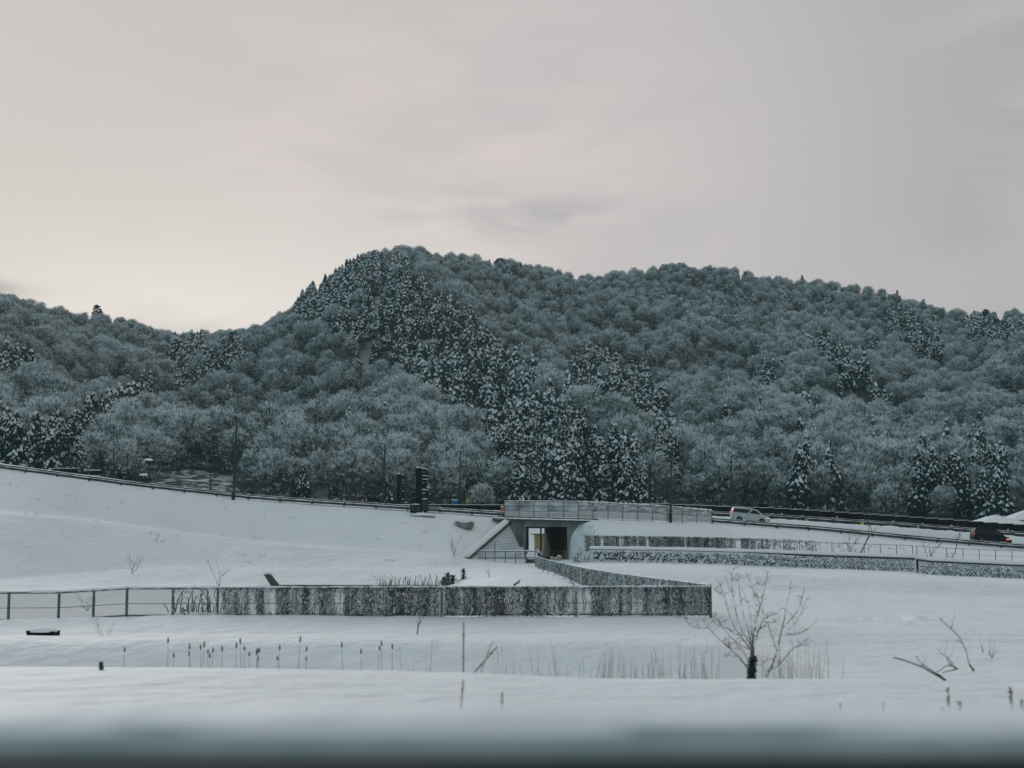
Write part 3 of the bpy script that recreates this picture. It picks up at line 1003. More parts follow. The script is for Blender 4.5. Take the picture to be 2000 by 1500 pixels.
for px, pyt, pyb in [(1526.5, 1002, 1009), (1635, 1008.5, 1015.5), (1746, 1017, 1023.5), (1858, 1025, 1031.5), (1969, 1033, 1040)]:
    nm = {1526.5: 'just past the nose of the white van', 1635: 'second along from the white van', 1746: 'midway between the two vans', 1858: 'just short of the black van', 1969: 'just beyond the black van'}[px]
    a, b = at(px, pyb, 203.6), at(px, pyt, 203.6)
    rt = thing('reflector', 'small yellow reflector strip on the noise barrier ' + nm, 'reflector', a, 'yellow reflectors on the noise barrier')
    part(MB().box((0, 0, (b - a).z / 2), (0.20, 0.04, (b - a).z)).box((0, 0.03, (b - a).z / 2), (0.26, 0.03, (b - a).z + 0.06), 1), 'plate', [M['yellow'], M['darksteel']], rt)
    part(MB().bar((0, 0.12, 0.0), (0, 0.12, -0.9), 0.06, 0.06), 'stem', M['darksteel'], rt)
for px, py, lab in [(1684, 1023, 'lime yellow square marker sign above the small bare tree'), (1576, 1016, 'lime yellow marker sign lying low on the far guardrail'), (1793, 1030, 'tiny lime marker half hidden behind ploughed snow')]:
    a = at(px, py, 199.8)
    rt = thing('marker_sign', lab, 'sign', a - Vector((0, 0, 0.9)), 'lime marker signs on the far guardrail')
    w = 0.42 if px < 1790 else 0.3
    part(MB().box((0, 0, 0.9), (w, 0.03, 0.42 if px == 1684 else 0.26)).box((0, -0.02, 0.9), (w * 0.6, 0.012, 0.05), 1), 'board', [M['yellow'], M['darksteel']], rt)
    part(MB().bar((0, 0.03, -0.2), (0, 0.03, 0.8), 0.05, 0.05), 'stem', M['darksteel'], rt)

# ------------------------------------------------------------------ underpass and bridge
YP = 185.0
root = thing('underpass_bridge', 'concrete box underpass carrying the road through the embankment', 'bridge', at(1068, 1092, YP))
zc = at(1068, 1029, YP).z
zb = TUN_Z - 0.6
ztop = at(1068, 1016, YP).z
xl, xr = at(1027, 1060, YP).x, at(1108, 1060, YP).x
xa, xb = at(982, 1020, YP).x, at(1152, 1020, YP).x
mb = MB()
mb.box(((xa + xl) / 2, YP + 0.25, (zb + ztop) / 2), (xl - xa, 0.5, ztop - zb))
mb.box(((xb + xr) / 2, YP + 0.25, (zb + ztop) / 2), (xb - xr, 0.5, ztop - zb))
mb.box(((xl + xr) / 2, YP + 0.25, (zc + ztop) / 2), (xr - xl, 0.498, ztop - zc))
mb.box((xl - 1.15, YP - 0.012, (zb + ztop) / 2), (0.03, 0.03, ztop - zb), 1)
mb.box((xr + 0.95, YP - 0.012, (zb + ztop) / 2), (0.03, 0.03, ztop - zb), 1)
mb.box(((xr + xb) / 2, YP - 0.012, zb + 2.4), (xb - xr - 0.1, 0.02, 0.03), 1)
mb.box(((xa + xl) / 2, YP - 0.012, zb + 2.9), (xl - xa - 0.1, 0.02, 0.03), 1)
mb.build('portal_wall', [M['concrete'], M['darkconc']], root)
dx = TUN1[0] - TUN0[0]
k = dx / 23.0
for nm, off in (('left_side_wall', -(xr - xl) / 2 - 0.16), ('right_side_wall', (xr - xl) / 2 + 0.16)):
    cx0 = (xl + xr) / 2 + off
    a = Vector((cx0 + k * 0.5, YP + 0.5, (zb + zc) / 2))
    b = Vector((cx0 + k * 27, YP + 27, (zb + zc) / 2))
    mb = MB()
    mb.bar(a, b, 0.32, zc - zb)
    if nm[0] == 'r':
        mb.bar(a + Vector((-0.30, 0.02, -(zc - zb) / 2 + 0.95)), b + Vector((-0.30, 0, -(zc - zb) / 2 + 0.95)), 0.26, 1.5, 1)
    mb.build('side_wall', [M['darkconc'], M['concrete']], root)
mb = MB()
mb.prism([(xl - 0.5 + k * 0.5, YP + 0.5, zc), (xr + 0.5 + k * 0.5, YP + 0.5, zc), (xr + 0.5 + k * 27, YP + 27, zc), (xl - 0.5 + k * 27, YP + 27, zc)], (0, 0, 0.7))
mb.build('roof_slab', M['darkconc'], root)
P = np.array([[(TUN0[0] + k * (y - YP) + o_, y, TUN_Z + 0.02) for o_ in (-2.6, 0, 2.6)] for y in np.linspace(YP + 0.1, YP + 26, 12)])
tag(grid_mesh('underpass_road', P, [mat('dry_asphalt', (0.035, 0.042, 0.042), 0.9, scale=1.0)]), kind='structure')
a, b = at(972, 1011.4, 185.1), at(1168, 1016.2, 185.1)
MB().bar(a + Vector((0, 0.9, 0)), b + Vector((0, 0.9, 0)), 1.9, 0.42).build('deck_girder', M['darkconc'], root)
a, b = at(962, 1013.8, 184.4), at(1158, 1019.0, 184.4)
mb = MB()
mb.bar(a + Vector((0, 0.5, 0)), b + Vector((0, 0.5, 0)), 1.3, 0.20)
pts = [a.lerp(b, i / 40) + Vector((0, 0.0, 0.13)) for i in range(41)]
mb.tube(pts, [0.12 + 0.05 * random.random() for _ in pts], 6, 1)
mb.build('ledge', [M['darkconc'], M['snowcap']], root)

# stepped slope paving beside the mouth, snow on every course
A, B, Cc = at(993, 1021, 185.2), at(1020, 1079, 183.2), at(905, 1092, 171.0)
B2 = at(1016, 1096, 183.2)
C2 = at(905, 1098, 171.0)
root = thing('paved_slope', 'snow covered triangular block paved slope left of the underpass mouth', 'wall', Cc)
nrm = (B - A).cross(Cc - A).normalized()
if nrm.y > 0:
    nrm = -nrm
mb = MB()
mb.prism([A, B, B2, C2, Cc], -nrm * 0.5)
mb.build('paving', mat('frosted_blocks', (0.46, 0.54, 0.59), 0.8, scale=1.0, col2=(0.60, 0.68, 0.73), contrast=(0.3, 0.6), bump=0.4, bscale=3, stretch=(0.5, 0.5, 2.0)), root)
mb = MB()
for i in range(1, 12):
    t = i / 12
    p, q = A.lerp(Cc, t), A.lerp(B, min(1, t))
    mb.bar(p + nrm * 0.02, q + nrm * 0.02, 0.035, 0.05)
mb.build('course_joint', mat('damp_joint', (0.36, 0.44, 0.48), 0.9), root)
mb = MB()
c0, c1, c2 = A + Vector((0.1, 0.2, 0.12)), Cc + Vector((0.4, 0.2, 0.10)), at(893, 1094, 170.6)
mb.bar(c0, c1, 0.8, 0.28)
mb.bar(c1, c2, 0.8, 0.26)
mb.build('coping', M['darkconc'], root)
mb = MB()
pts = [c0.lerp(c1, i / 14) + Vector((-0.1, 0.1, 0.26)) for i in range(15)] + [c2 + Vector((0.3, 0.1, 0.18))]
mb.tube([c0 + Vector((0.25, 0.1, 0.05))] + pts, [0.18] + [0.42 + 0.05 * random.random() for _ in pts[:-1]] + [0.15], 10)
mb.build('snow_cap', M['snowcap'], root, True)

# screen fence along the bridge
TOPF = [(985, 979), (1060, 979), (1130, 980), (1200, 983), (1290, 988), (1390, 997)]
BOTF = [(985, 1009), (1110, 1010.5), (1200, 1013), (1290, 1017), (1390, 1021)]
root = thing('bridge_fence', 'tall snow clogged mesh fence along the bridge and the embankment beside it', 'fence', at(985, 1009, 185.5))
xs = [985 + (1390 - 985) * i / 14 for i in range(15)]
mid, snw = MB(), MB()
for i, px in enumerate(xs):
    b, t = at(px, np.interp(px, *zip(*BOTF)), 185.5), at(px, np.interp(px, *zip(*TOPF)), 185.5)
    MB().bar(b - Vector((0, 0, 0.3)), t, 0.09, 0.09).build('post', M['steel'], root)
    if i:
        MB().add([pb + Vector((0.04, 0, 0.02)), b + Vector((-0.04, 0, 0.02)), t - Vector((0.04, 0, 0.03)), pt - Vector((-0.04, 0, 0.03))], [(0, 1, 2, 3)]).build('mesh_panel', M['mesh_clear'] if i < 6 else M['mesh_vine'], root)
        for f in ((0.36, 0.68) if i < 6 else (0.5,)):
            mid.bar(pb.lerp(pt, f) + Vector((0, -0.03, 0)), b.lerp(t, f) + Vector((0, -0.03, 0)), 0.03, 0.04)
        MB().bar(pt, t, 0.07, 0.09).build('top_rail', M['steel'], root)
        q = [pt.lerp(t, k / 8) + Vector((0, 0, 0.055)) for k in range(9)]
        snw.tube(q, [0.04 + (0.03 if i < 6 else 0.08) * random.random() for _ in q], 5)
    pb, pt = b, t
mid.build('middle_wire', M['steel'], root)
snw.build('snow_line', M['snowcap'], root, True)


# ------------------------------------------------------------------ vines (dead climbers holding snow)
def vines(name, p0, p1, z0f, z1f, n, label, dens=None, dark=0.55, size=0.10, band=None):
    r = np.random.default_rng(len(name) * 7 + n)
    mb = MB()
    Lg = (p1 - p0).length
    d = (p1 - p0).normalized()
    nn = Vector((d.y, -d.x, 0))
    if nn.y > 0:
        nn = -nn
    i = 0
    tries = 0
    while i < n and tries < n * 12:
        tries += 1
        t = r.random()
        col = fbm(t * Lg / 0.30, 3.3, 2) + 0.35 * fbm(t * Lg / 2.2, 8.8, 2)
        v = r.random()
        vn = fbm(t * Lg / 0.9 + 5, v * 3.1, 2)
        if dens is not None and r.random() > dens(t):
            continue
        if r.random() > 0.48 + 1.1 * col + (0.3 if v > 0.86 else 0) + (0.15 if v < 0.1 else 0):
            continue
        b = p0.lerp(p1, t)
        z = z0f(t) + (z1f(t) - z0f(t)) * v
        c = Vector((b.x, b.y, z)) + nn * (r.random() * 0.16 - 0.02)
        s = size * (0.5 + r.random())
        a = (d * (r.normal() * 0.55) + Vector((0, 0, r.normal() * 1.5))).normalized() * s
        w = Vector((d.x * r.normal(), d.y * r.normal(), r.normal())) + nn * r.normal()
        w = w.normalized() * s * 0.45
        mb.add([c - a - w * 0.4, c - a + w * 0.4, c + a + w, c + a - w], [(0, 1, 2, 3)], 0 if r.random() < dark + 0.85 * col + 0.25 * vn + (0.10 if v > 0.82 or v < 0.12 else 0) else 1)
        i += 1
    # hanging stems
    for q in range(int(Lg * 3)):
        t = r.random()
        if dens is not None and r.random() > dens(t):
            continue
        b = p0.lerp(p1, t)
        zt, zb_ = z1f(t), z0f(t)
        pts = [Vector((b.x, b.y, zt - (zt - zb_) * k / 4)) + nn * 0.05 + d * r.normal(0, 0.04) for k in range(5)]
        mb.tube(pts, 0.018, 3, 0)
    o = mb.build(name, [M['vine'], M['vinesnow']])
    return tag(o, label, kind='stuff')


# ------------------------------------------------------------------ chain link fences
def wire_fence(name, pts, h, label, group, post_w=0.07, rails=(1.0,), wires=(0.45,), spacing=None, mat_=None, snow=True, clog=None):
    root = thing(name, label, 'fence', pts[0], group)
    top, wr, sn = MB(), MB(), MB()
    for i, p in enumerate(pts):
        MB().bar(p - Vector((0, 0, 0.3)), p + Vector((0, 0, h + 0.03)), post_w, post_w).build('post', M['steel'], root)
        if i:
            q = pts[i - 1]
            for f in rails:
                top.bar(q + Vector((0, 0, h * f)), p + Vector((0, 0, h * f)), post_w * 0.7, post_w * 0.7)
            for f in wires:
                wr.bar(q + Vector((0, 0, h * f)), p + Vector((0, 0, h * f)), post_w * 0.28, post_w * 0.28)
            if mat_ is not None:
                up = Vector((0, 0, 1))
                MB().add([q + up * 0.03, p + up * 0.03, p + up * h * 0.97, q + up * h * 0.97], [(0, 1, 2, 3)]).build('wire_mesh', clog[0] if clog and i >= clog[1] else mat_, root)
            if snow:
                s_ = [q.lerp(p, k / 6) + Vector((0, 0, h + post_w * 0.5)) for k in range(7)]
                sn.tube(s_, [post_w * (0.3 + 0.5 * random.random()) for _ in s_], 5)
    top.build('top_rail', M['steel'], root)
    wr.build('wire', M['steel'], root)
    if snow:
        sn.build('snow_line', M['snowcap'], root, True)
    return root


YF = 65.0
fx = [-160, -72, 16, 114, 182, 247] + [337 + 87.6 * i for i in range(12)] + [1388]
TOPFF = [(-200, 1159), (114, 1157.5), (182, 1152), (247, 1147), (337, 1147), (700, 1148), (1000, 1150), (1390, 1155)]
BASF = [(-200, 1213), (114, 1211), (182, 1207), (247, 1203), (1390, 1201)]
pts = [at(px, np.interp(px, *zip(*BASF)), YF) for px in fx]
hf = 1.21
wire_fence('chain_link_fence', pts, hf, 'long steel chain link fence across the near snow field, half hidden in dead vines', 'chain link fences', 0.10, (1.0, 0.02), (0.45,), mat_=M['mesh_thin'], clog=(M['mesh_matted'], 8))
cb = lambda t: float(np.interp(t, [0, 1], [pts[6].z, pts[-1].z]))
ct_ = lambda t: cb(t) + hf + 0.02
vines('dead_vines', pts[6] + Vector((0, -0.03, 0)), pts[-1] + Vector((0, -0.03, 0)), cb, ct_, 20000, 'dead vines and caught snow matted over the near fence',
      dens=lambda t: 0.16 if t < 0.085 else (0.55 if t < 0.17 else (1.0 if t < 0.90 else 0.75)), dark=0.34, size=0.055)
# far stretch of the same fence turning back to the underpass
n2 = 40
pA, pB = at(1046, 1110, 163.0), at(1389, 1201, YF)
pts2 = []
for i in range(n2 + 1):
    p = pA.lerp(pB, i / n2)
    p.z = p.z - 0.28 * math.sin(math.pi * i / n2)
    pts2.append(p)
wire_fence('chain_link_fence', pts2, 1.3, 'chain link fence running away from the near fence corner to the underpass', 'chain link fences', 0.07, (1.0,), (0.5,), mat_=M['mesh_matted'])
zz0 = lambda t: float(np.interp(t * n2, range(n2 + 1), [p.z for p in pts2]))
vines('dead_vines', pA, pB, zz0, lambda t: zz0(t) + 1.3, 13000, 'grey dead vines on the fence that runs back to the underpass', dark=0.10, size=0.07)

# fence and vines above the block wall
YU = 173.0
TU = [(1150, 1047), (1300, 1050), (1500, 1057), (1600, 1058), (1785, 1064)]
BU = [(1150, 1073), (1300, 1075), (1500, 1079), (1600, 1083), (1785, 1089)]
ux = [1152 + (1783 - 1152) * i / 20 for i in range(21)]
ptsu = [at(px, np.interp(px, *zip(*BU)), YU) for px in ux]
wire_fence('chain_link_fence', ptsu, 1.42, 'thin wire fence above the block wall, overgrown with vines towards the underpass', 'chain link fences', 0.075, (1.0,), (0.04,), snow=False)
u0 = lambda t: float(np.interp(t * 20, range(21), [p.z for p in ptsu]))
vines('dead_vines', ptsu[0] + Vector((-0.6, -0.05, 0)), ptsu[-1] + Vector((0, -0.05, 0)), lambda t: u0(t) - 0.15, lambda t: u0(t) + 1.6, 26000, 'snowy vines heaped over the wire fence above the block wall',
      dens=lambda t: 1.0 if t < 0.42 else (0.6 if t < 0.56 else (0.15 if t < 0.7 else 0.02)), dark=0.30, size=0.10)
BU2 = [(1791, 1089), (1817, 1091), (1849, 1093), (2000, 1099), (2400, 1118)]
ux2 = [1791, 1817, 1849 - 31.5 + 32] + [1817 + 32 * i for i in range(2, 18)]
ux2 = sorted(set(ux2))
ptsu2 = [at(px, np.interp(px, *zip(*BU2)), YU) for px in ux2]
wire_fence('chain_link_fence', ptsu2, 1.38, 'bare thin wire fence on the lower right stretch of block wall', 'chain link fences', 0.075, (1.0,), (0.04, 0.5), snow=False)

# ------------------------------------------------------------------ block wall with snow lying in a chevron pattern
def block_wall(px0, px1, topl, botl, label, seed, rough0):
    r = np.random.default_rng(seed)
    Yw = 171.45
    root = thing('block_wall', label, 'wall', at(px0, np.interp(px0, *zip(*botl)), Yw), 'block retaining walls below the road')
    x0_, x1_ = at(px0, 1095, Yw).x, at(px1, 1095, Yw).x
    mb, cp = MB(), MB()
    n = int((x1_ - x0_) / 0.40)
    zt = lambda x: float(zof(np.interp(float(px_of(x, Yw)), *zip(*topl)), Yw))
    zb = lambda x: float(zof(np.interp(float(px_of(x, Yw)), *zip(*botl)), Yw))
    body = MB()
    for i in range(24):
        xa_, xb_ = x0_ + (x1_ - x0_) * i / 24, x0_ + (x1_ - x0_) * (i + 1) / 24
        a0, a1, b0, b1 = zb(xa_) - 0.4, zt(xa_), zb(xb_) - 0.4, zt(xb_)
        body.prism([(xa_, Yw, a0), (xb_, Yw, b0), (xb_, Yw, b1), (xa_, Yw, a1)], (0, 0.8, 0))
    body.build('wall_body', M['darkconc'], root)
    nr = 6
    sl = MB()
    for i in range(60):
        xa_, xb_ = x0_ + (x1_ - x0_) * i / 60, x0_ + (x1_ - x0_) * (i + 1) / 60
        nv = 6
        for q in range(nv):
            f0, f1 = q / nv, (q + 1) / nv
            y0_, y1_ = -0.16 - 0.05 * (q % 2), -0.16 - 0.05 * ((q + 1) % 2)
            gap = 0.05 + 0.17 * min(1.0, max(0.0, (i / 60 - 0.45) * 5)) if rough0 > 0.2 else 0.2
            za0, za1 = zb(xa_) - 0.3, zt(xa_) - gap
            zb0, zb1 = zb(xb_) - 0.3, zt(xb_) - gap
            sl.add([(xa_, Yw + y0_, za0 + (za1 - za0) * f0), (xb_, Yw + y0_, zb0 + (zb1 - zb0) * f0), (xb_, Yw + y1_, zb0 + (zb1 - zb0) * f1), (xa_, Yw + y1_, za0 + (za1 - za0) * f1)], [(0, 1, 2, 3)])
        sl.add([(xa_, Yw - 0.16, za1), (xb_, Yw - 0.16, zb1), (xb_, Yw, zb1), (xa_, Yw, za1)], [(0, 1, 2, 3)])
    sl.build('snow_face', M['frost'], root)
    n = int((x1_ - x0_) / 0.37)
    for i in range(n):
        for j in range(nr):
            x = x0_ + (x1_ - x0_) * (i + 0.5 + (0.5 if j % 2 else 0)) / n + r.normal(0, 0.02 + 0.06 * rough0)
            if not x0_ + 0.3 < x < x1_ - 0.3:
                continue
            u = (x - x0_) / (x1_ - x0_)
            rough = rough0 * max(0.0, 1.5 - 1.6 * u)
            if r.random() < 0.06 + 0.5 * rough or (rough0 > 0.2 and u < 0.012):
                continue
            h = zt(x) - 0.26 - zb(x)
            z = zb(x) + 0.03 + h * (j + 0.5) / nr + r.normal(0, 0.012 + 0.07 * rough)
            lean = (0.62 if j % 2 == 0 else -0.62) + r.normal(0, 0.08 + rough * 0.7)
            L = 0.135 * (1 + r.normal(0, 0.10 + 0.35 * rough)) * (1 + 0.5 * rough)
            hh = 0.042 * (1 + r.normal(0, 0.15 + 0.4 * rough)) * (1 + 0.9 * rough) * (1.25 - 0.4 * (j / nr))
            ca, sa = math.cos(lean), math.sin(lean)
            c = Vector((x, Yw - 0.205, z))
            q = [(-L, -hh), (L * 0.9, -hh * 1.1), (L, hh), (-L * 0.85, hh * 0.9)]
            mb.prism([c + Vector((uu * ca - w * sa, -0.01, uu * sa + w * ca)) for uu, w in q], (0, 0.12, 0))
    mb.build('block_gap_pattern', mat('wet_block_gap', (0.05, 0.07, 0.075), 0.9, scale=0.8), root)
    pts = [Vector((x0_ + (x1_ - x0_) * i / 90, Yw + 0.35, zt(x0_ + (x1_ - x0_) * i / 90) + 0.14)) for i in range(91)]
    cp.tube(pts, [0.30 + 0.09 * fbm(i / 3.0, seed, 2) for i in range(91)], 8)
    cp.build('snow_cap', M['snowcap'], root, True)
    return root


block_wall(1152, 1788, [(1150, 1073), (1300, 1075), (1500, 1080), (1600, 1084), (1788, 1090)], [(1150, 1094), (1300, 1097), (1500, 1105), (1600, 1110), (1788, 1117)], 'long snowy retaining wall of slanting blocks starting by the underpass', 3, 0.35)
block_wall(1793, 2390, [(1793, 1092), (1812, 1095), (1850, 1097), (2000, 1104), (2390, 1122)], [(1793, 1120), (1812, 1123), (1850, 1124), (2000, 1131), (2390, 1150)], 'lower stretch of slanting block wall under the bare wire fence', 4, 0.12)


# ------------------------------------------------------------------ poles, lamps, boards
def lamp(pb, pt, Y, label, arm=-1.0, r0=0.10, head=True, group='lamp posts along the road'):
    b = at(pb[0], pb[1], Y)
    t = at(pt[0], pt[1], Y)
    root = thing('street_lamp', label, 'lamp post', b, group)
    v = t - b
    r0 *= 1.25
    mb = MB()
    mb.tube([Vector((0, 0, -0.8)), v * 0.08, v * 0.5, v * (0.985 if head else 1.0)], [r0 * 1.15, r0, r0 * 0.8, r0 * 0.55], 8)
    mb.tube([Vector((0, 0, -0.2)), Vector((0, 0, 0.9))], r0 * 1.5, 8)
    part(mb, 'pole', M['darksteel'], root)
    if head:
        L = 0.9 * arm
        mb = MB()
        mb.tube([v * 0.97, v * 0.99 + Vector((L * 0.25, 0, 0.0)), v + Vector((L * 0.7, 0, 0.03)), v + Vector((L, 0, 0.02))], [0.05, 0.045, 0.04, 0.035], 6)
        part(mb, 'arm', M['darksteel'], root)
        h = part(MB().box(v + Vector((L * 1.25, 0, 0.0)), (0.62, 0.28, 0.14)).box(v + Vector((L * 1.25, 0, 0.095)), (0.60, 0.26, 0.05), 1), 'lamp_head', [M['darksteel'], M['snowcap']], root)
        o = MB().box(v + Vector((L * 1.3, 0, -0.085)), (0.4, 0.2, 0.03)).build('lens', M['lampglass'])
        o.parent = h
    return root


lamp((455.5, 976), (463, 812), 185.0, 'tallest lamp post, leaning a little, on the crest of the left snow slope', -0.5, 0.13)
lamp((747.5, 990), (752, 866), 187.2, 'slim lamp post left of the black message boards', -0.3, 0.11)
lamp((897, 987), (899.5, 881), 206.5, 'slim lamp post beside the blue box', -0.2, 0.11)
lamp((1309.5, 1017), (1311.5, 870), 184.9, 'tall lamp post standing in front of the bridge fence', -0.3, 0.12)
lamp((1427, 990), (1428.5, 889), 206.5, 'slim lamp post behind the tail of the white van', 0.3, 0.12)
lamp((149, 930), (150, 879), 206.5, 'short lamp with a bent arm behind the black signboard', -0.5, 0.10)
lamp((222, 946), (222.5, 862), 212, 'lamp post with a snow topped head right of the open board frame', 0.15, 0.09)
lamp((247.5, 946), (249, 885), 206.5, 'dark short post with a snowy head at the left end of the clearing', 0.25, 0.09)
lamp((411, 966), (411.5, 906), 206.5, 'thin bare post without arm at the clearing', 0, 0.09, False)

for px, lab in [(289, 'squat double post with a snow laden top among the saplings'), (281, 'lower snow topped post beside the squat one')]:
    b = at(px, 958, 212)
    rt = thing('snowy_post', lab, 'post', b, 'snow topped posts by the clearing')
    hh = 4.4 if px == 289 else 2.2
    part(MB().tube([(0, 0, -3), (0, 0, hh)], 0.10, 6), 'post', M['wood'], rt)
    part(MB().blob((0, 0, hh), (0.75, 0.5, 0.28), 9, 4, 0, 0.3, True).bar((-0.9, 0, hh - 0.02), (0.9, 0, hh - 0.10), 0.12, 0.10, 1), 'snow_top', [M['snowcap'], M['wood']], rt)


def utility_pole(px, pyb, pyt, Y, label, r, arms):
    b, t = at(px, pyb, Y), at(px + 0.5, pyt, Y)
    v = t - b
    rt = thing('utility_pole', label, 'utility pole', b, 'utility poles behind the road')
    part(MB().tube([(0, 0, -5), v * 0.5, v], [r * 1.1, r, r * 0.85], 8), 'pole', M['wood'], rt)
    for f, w in arms:
        m = MB().bar(v * f + Vector((-w, -0.15, 0)), v * f + Vector((w, -0.15, 0)), 0.10, 0.12)
        for k in (-0.9, -0.45, 0.45, 0.9):
            m.tube([v * f + Vector((w * k, -0.15, 0.05)), v * f + Vector((w * k, -0.15, 0.28))], [0.06, 0.04], 6)
        part(m, 'crossarm', M['wood'], rt)


utility_pole(1268.5, 990, 906, 208, 'thick dark wooden pole with a short crossarm behind the bridge fence', 0.22, [(0.80, 0.75)])
utility_pole(1755, 1010, 954, 228, 'thin utility pole with crossarms beyond the noise barrier', 0.12, [(0.97, 0.9), (0.7, 0.7), (0.55, 0.7)])
utility_pole(1745, 1010, 973, 232, 'shorter utility pole with stacked crossarms beside the thin one', 0.10, [(0.95, 0.6), (0.75, 0.6), (0.5, 0.6)])
utility_pole(642, 986, 937, 214, 'grey pole with a snowy crossbar behind the left guardrail', 0.09, [(0.98, 0.9)])
utility_pole(1507, 1000, 955, 214, 'thin pole with a crossbar above the front of the white van', 0.10, [(0.97, 0.7)])


def message_board(px_panel, w_px, px_frame, fw_px, pyt, pyb, Y, label, ladder=False):
    b = at(px_panel, pyb, Y)
    top = at(px_panel, pyt, Y).z - b.z
    m2 = Y / F
    rt = thing('message_board', label, 'sign gantry', b, 'edge-on message boards by the road')
    mb = MB().box((0, 0, top * 0.55), (w_px * m2, 0.5, top * 0.9))
    for k in range(7):
        mb.box((0, -0.262, top * (0.14 + 0.13 * k)), (w_px * m2 * 0.9, 0.02, 0.05))
    part(mb, 'panel', M['black'], rt)
    part(MB().blob((0, 0, top * 1.0), (w_px * m2 * 0.55, 0.3, 0.14), 8, 3, 0, 0.2, True), 'snow_cap', M['snowcap'], rt)
    xf = (px_frame - px_panel) * m2
    hw = fw_px * m2 / 2
    fr, sn = MB(), MB()
    for sx in (-1, 1):
        fr.bar((xf + sx * hw, 0.1, -0.8), (xf + sx * hw, 0.1, top * 0.99), 0.16, 0.16)
    for k in range(12):
        z = top * (0.06 + 0.081 * k)
        fr.box((xf, 0.1, z), (hw * 2.2, 0.34, top * 0.052))
        if k in (2, 5, 8, 9, 11):
            sn.blob((xf + hw * 0.3, 0.0, z + top * 0.026), (hw * 1.3, 0.25, 0.09), 7, 3, 0, 0.3, True, seed=k)
    part(fr, 'lattice_frame', M['black'], rt)
    part(sn, 'frame_snow', M['snowcap'], rt, True)
    xp = (px_frame - px_panel) * m2 - hw * 0.9
    part(MB().tube([(xp, -0.1, -1.6), (xp, -0.1, top * 0.97)], 0.09, 7), 'support_pole', M['darksteel'], rt)
    if ladder:
        lx = (px_frame + 7 - px_panel) * m2
        ld = MB()
        for sx in (-0.14, 0.14):
            ld.bar((lx + sx, 0, -0.2), (lx + sx, 0, top * 0.62), 0.06, 0.06)
        for k in range(9):
            ld.bar((lx - 0.14, 0, top * 0.06 * (k + 1)), (lx + 0.14, 0, top * 0.06 * (k + 1)), 0.05, 0.05)
        part(ld, 'ladder', M['darksteel'], rt)
    return rt


message_board(816.5, 9.0, 827, 9.5, 914, 999, 185.6, 'tall black message board and lattice frame rising from the near guardrail')
message_board(778.5, 6.5, 786, 4.5, 926, 992, 205.6, 'shorter black message board with a ladder on the far side of the road', True)
for (x0p, x1p, y0p, y1p, Y, lab) in [(801, 822, 985.5, 1000.5, 184.7, 'black equipment box hung on the guardrail under the tall message board'), (789, 797, 982, 990, 204.9, 'small black cabinet at the foot of the shorter message board'), (823, 836, 975, 999, 184.8, 'dark upright cabinet under the lattice frame of the tall board')]:
    a, b = at(x0p, y1p, Y), at(x1p, y0p, Y)
    rt = thing('equipment_box', lab, 'cabinet', ((a.x + b.x) / 2, Y, a.z), 'roadside equipment boxes')
    w, h = b.x - a.x, b.z - a.z
    part(MB().box((0, 0.2, h / 2), (w, 0.6, h)).bar((0, 0.2, -0.9), (0, 0.2, 0.05), 0.16, 0.16), 'case', M['black'], rt)
    part(MB().box((0, -0.115, h * 0.5), (w * 0.86, 0.03, h * 0.8)), 'door', M['darksteel'], rt)
    part(MB().blob((0, 0.2, h), (w * 0.52, 0.32, 0.10), 9, 3, 0, 0.2, True), 'snow_cap', M['snowcap'], rt)

# two dark boards at the left, behind the crest
a, b = at(101, 934, 205.5), at(151, 915, 205.5)
rt = thing('signboard', 'wide black slatted signboard at the left behind the guardrail', 'sign', ((a.x + b.x) / 2, 205.5, a.z), 'dark boards behind the left guardrail')
w, h = b.x - a.x, b.z - a.z
mb = MB().box((0, 0, h * 0.55), (w, 0.10, h * 0.9))
for k in range(6):
    mb.box((0, -0.065, h * (0.18 + 0.14 * k)), (w, 0.05, 0.06), 0)
part(mb, 'board', M['black'], rt)
part(MB().box((0, 0, h + 0.03), (w, 0.2, 0.07)), 'snow_line', M['snowcap'], rt)
for s in (-0.35, 0.35):
    part(MB().bar((w * s, 0.1, -1.5), (w * s, 0.1, h * 0.5), 0.14, 0.14), 'leg', M['darksteel'], rt)
a, b = at(160, 936, 205.5), at(200.5, 916, 205.5)
rt = thing('signboard', 'open board frame with two white bars and a black panel, second from the left edge', 'sign', ((a.x + b.x) / 2, 205.5, a.z), 'dark boards behind the left guardrail')
w, h = b.x - a.x, b.z - a.z
part(MB().bar((-w / 2 + 0.1, 0, -1.5), (-w / 2 + 0.1, 0, h), 0.26, 0.2), 'leg', M['black'], rt)
part(MB().bar((w / 2 - 0.1, 0, -1.5), (w / 2 - 0.1, 0, h), 0.16, 0.16), 'leg', M['black'], rt)
part(MB().box((w * 0.24, 0, h * 0.55), (w * 0.50, 0.10, h * 0.72)).box((w * 0.10, 0, h * 0.96), (w * 0.8, 0.12, 0.12)), 'panel', M['black'], rt)
part(MB().box((0.05, -0.10, h * 0.90), (w * 0.86, 0.10, 0.15)), 'white_bar', M['white'], rt)
part(MB().box((0.05, -0.10, h * 0.36), (w * 0.86, 0.10, 0.12)), 'white_bar', M['white'], rt)

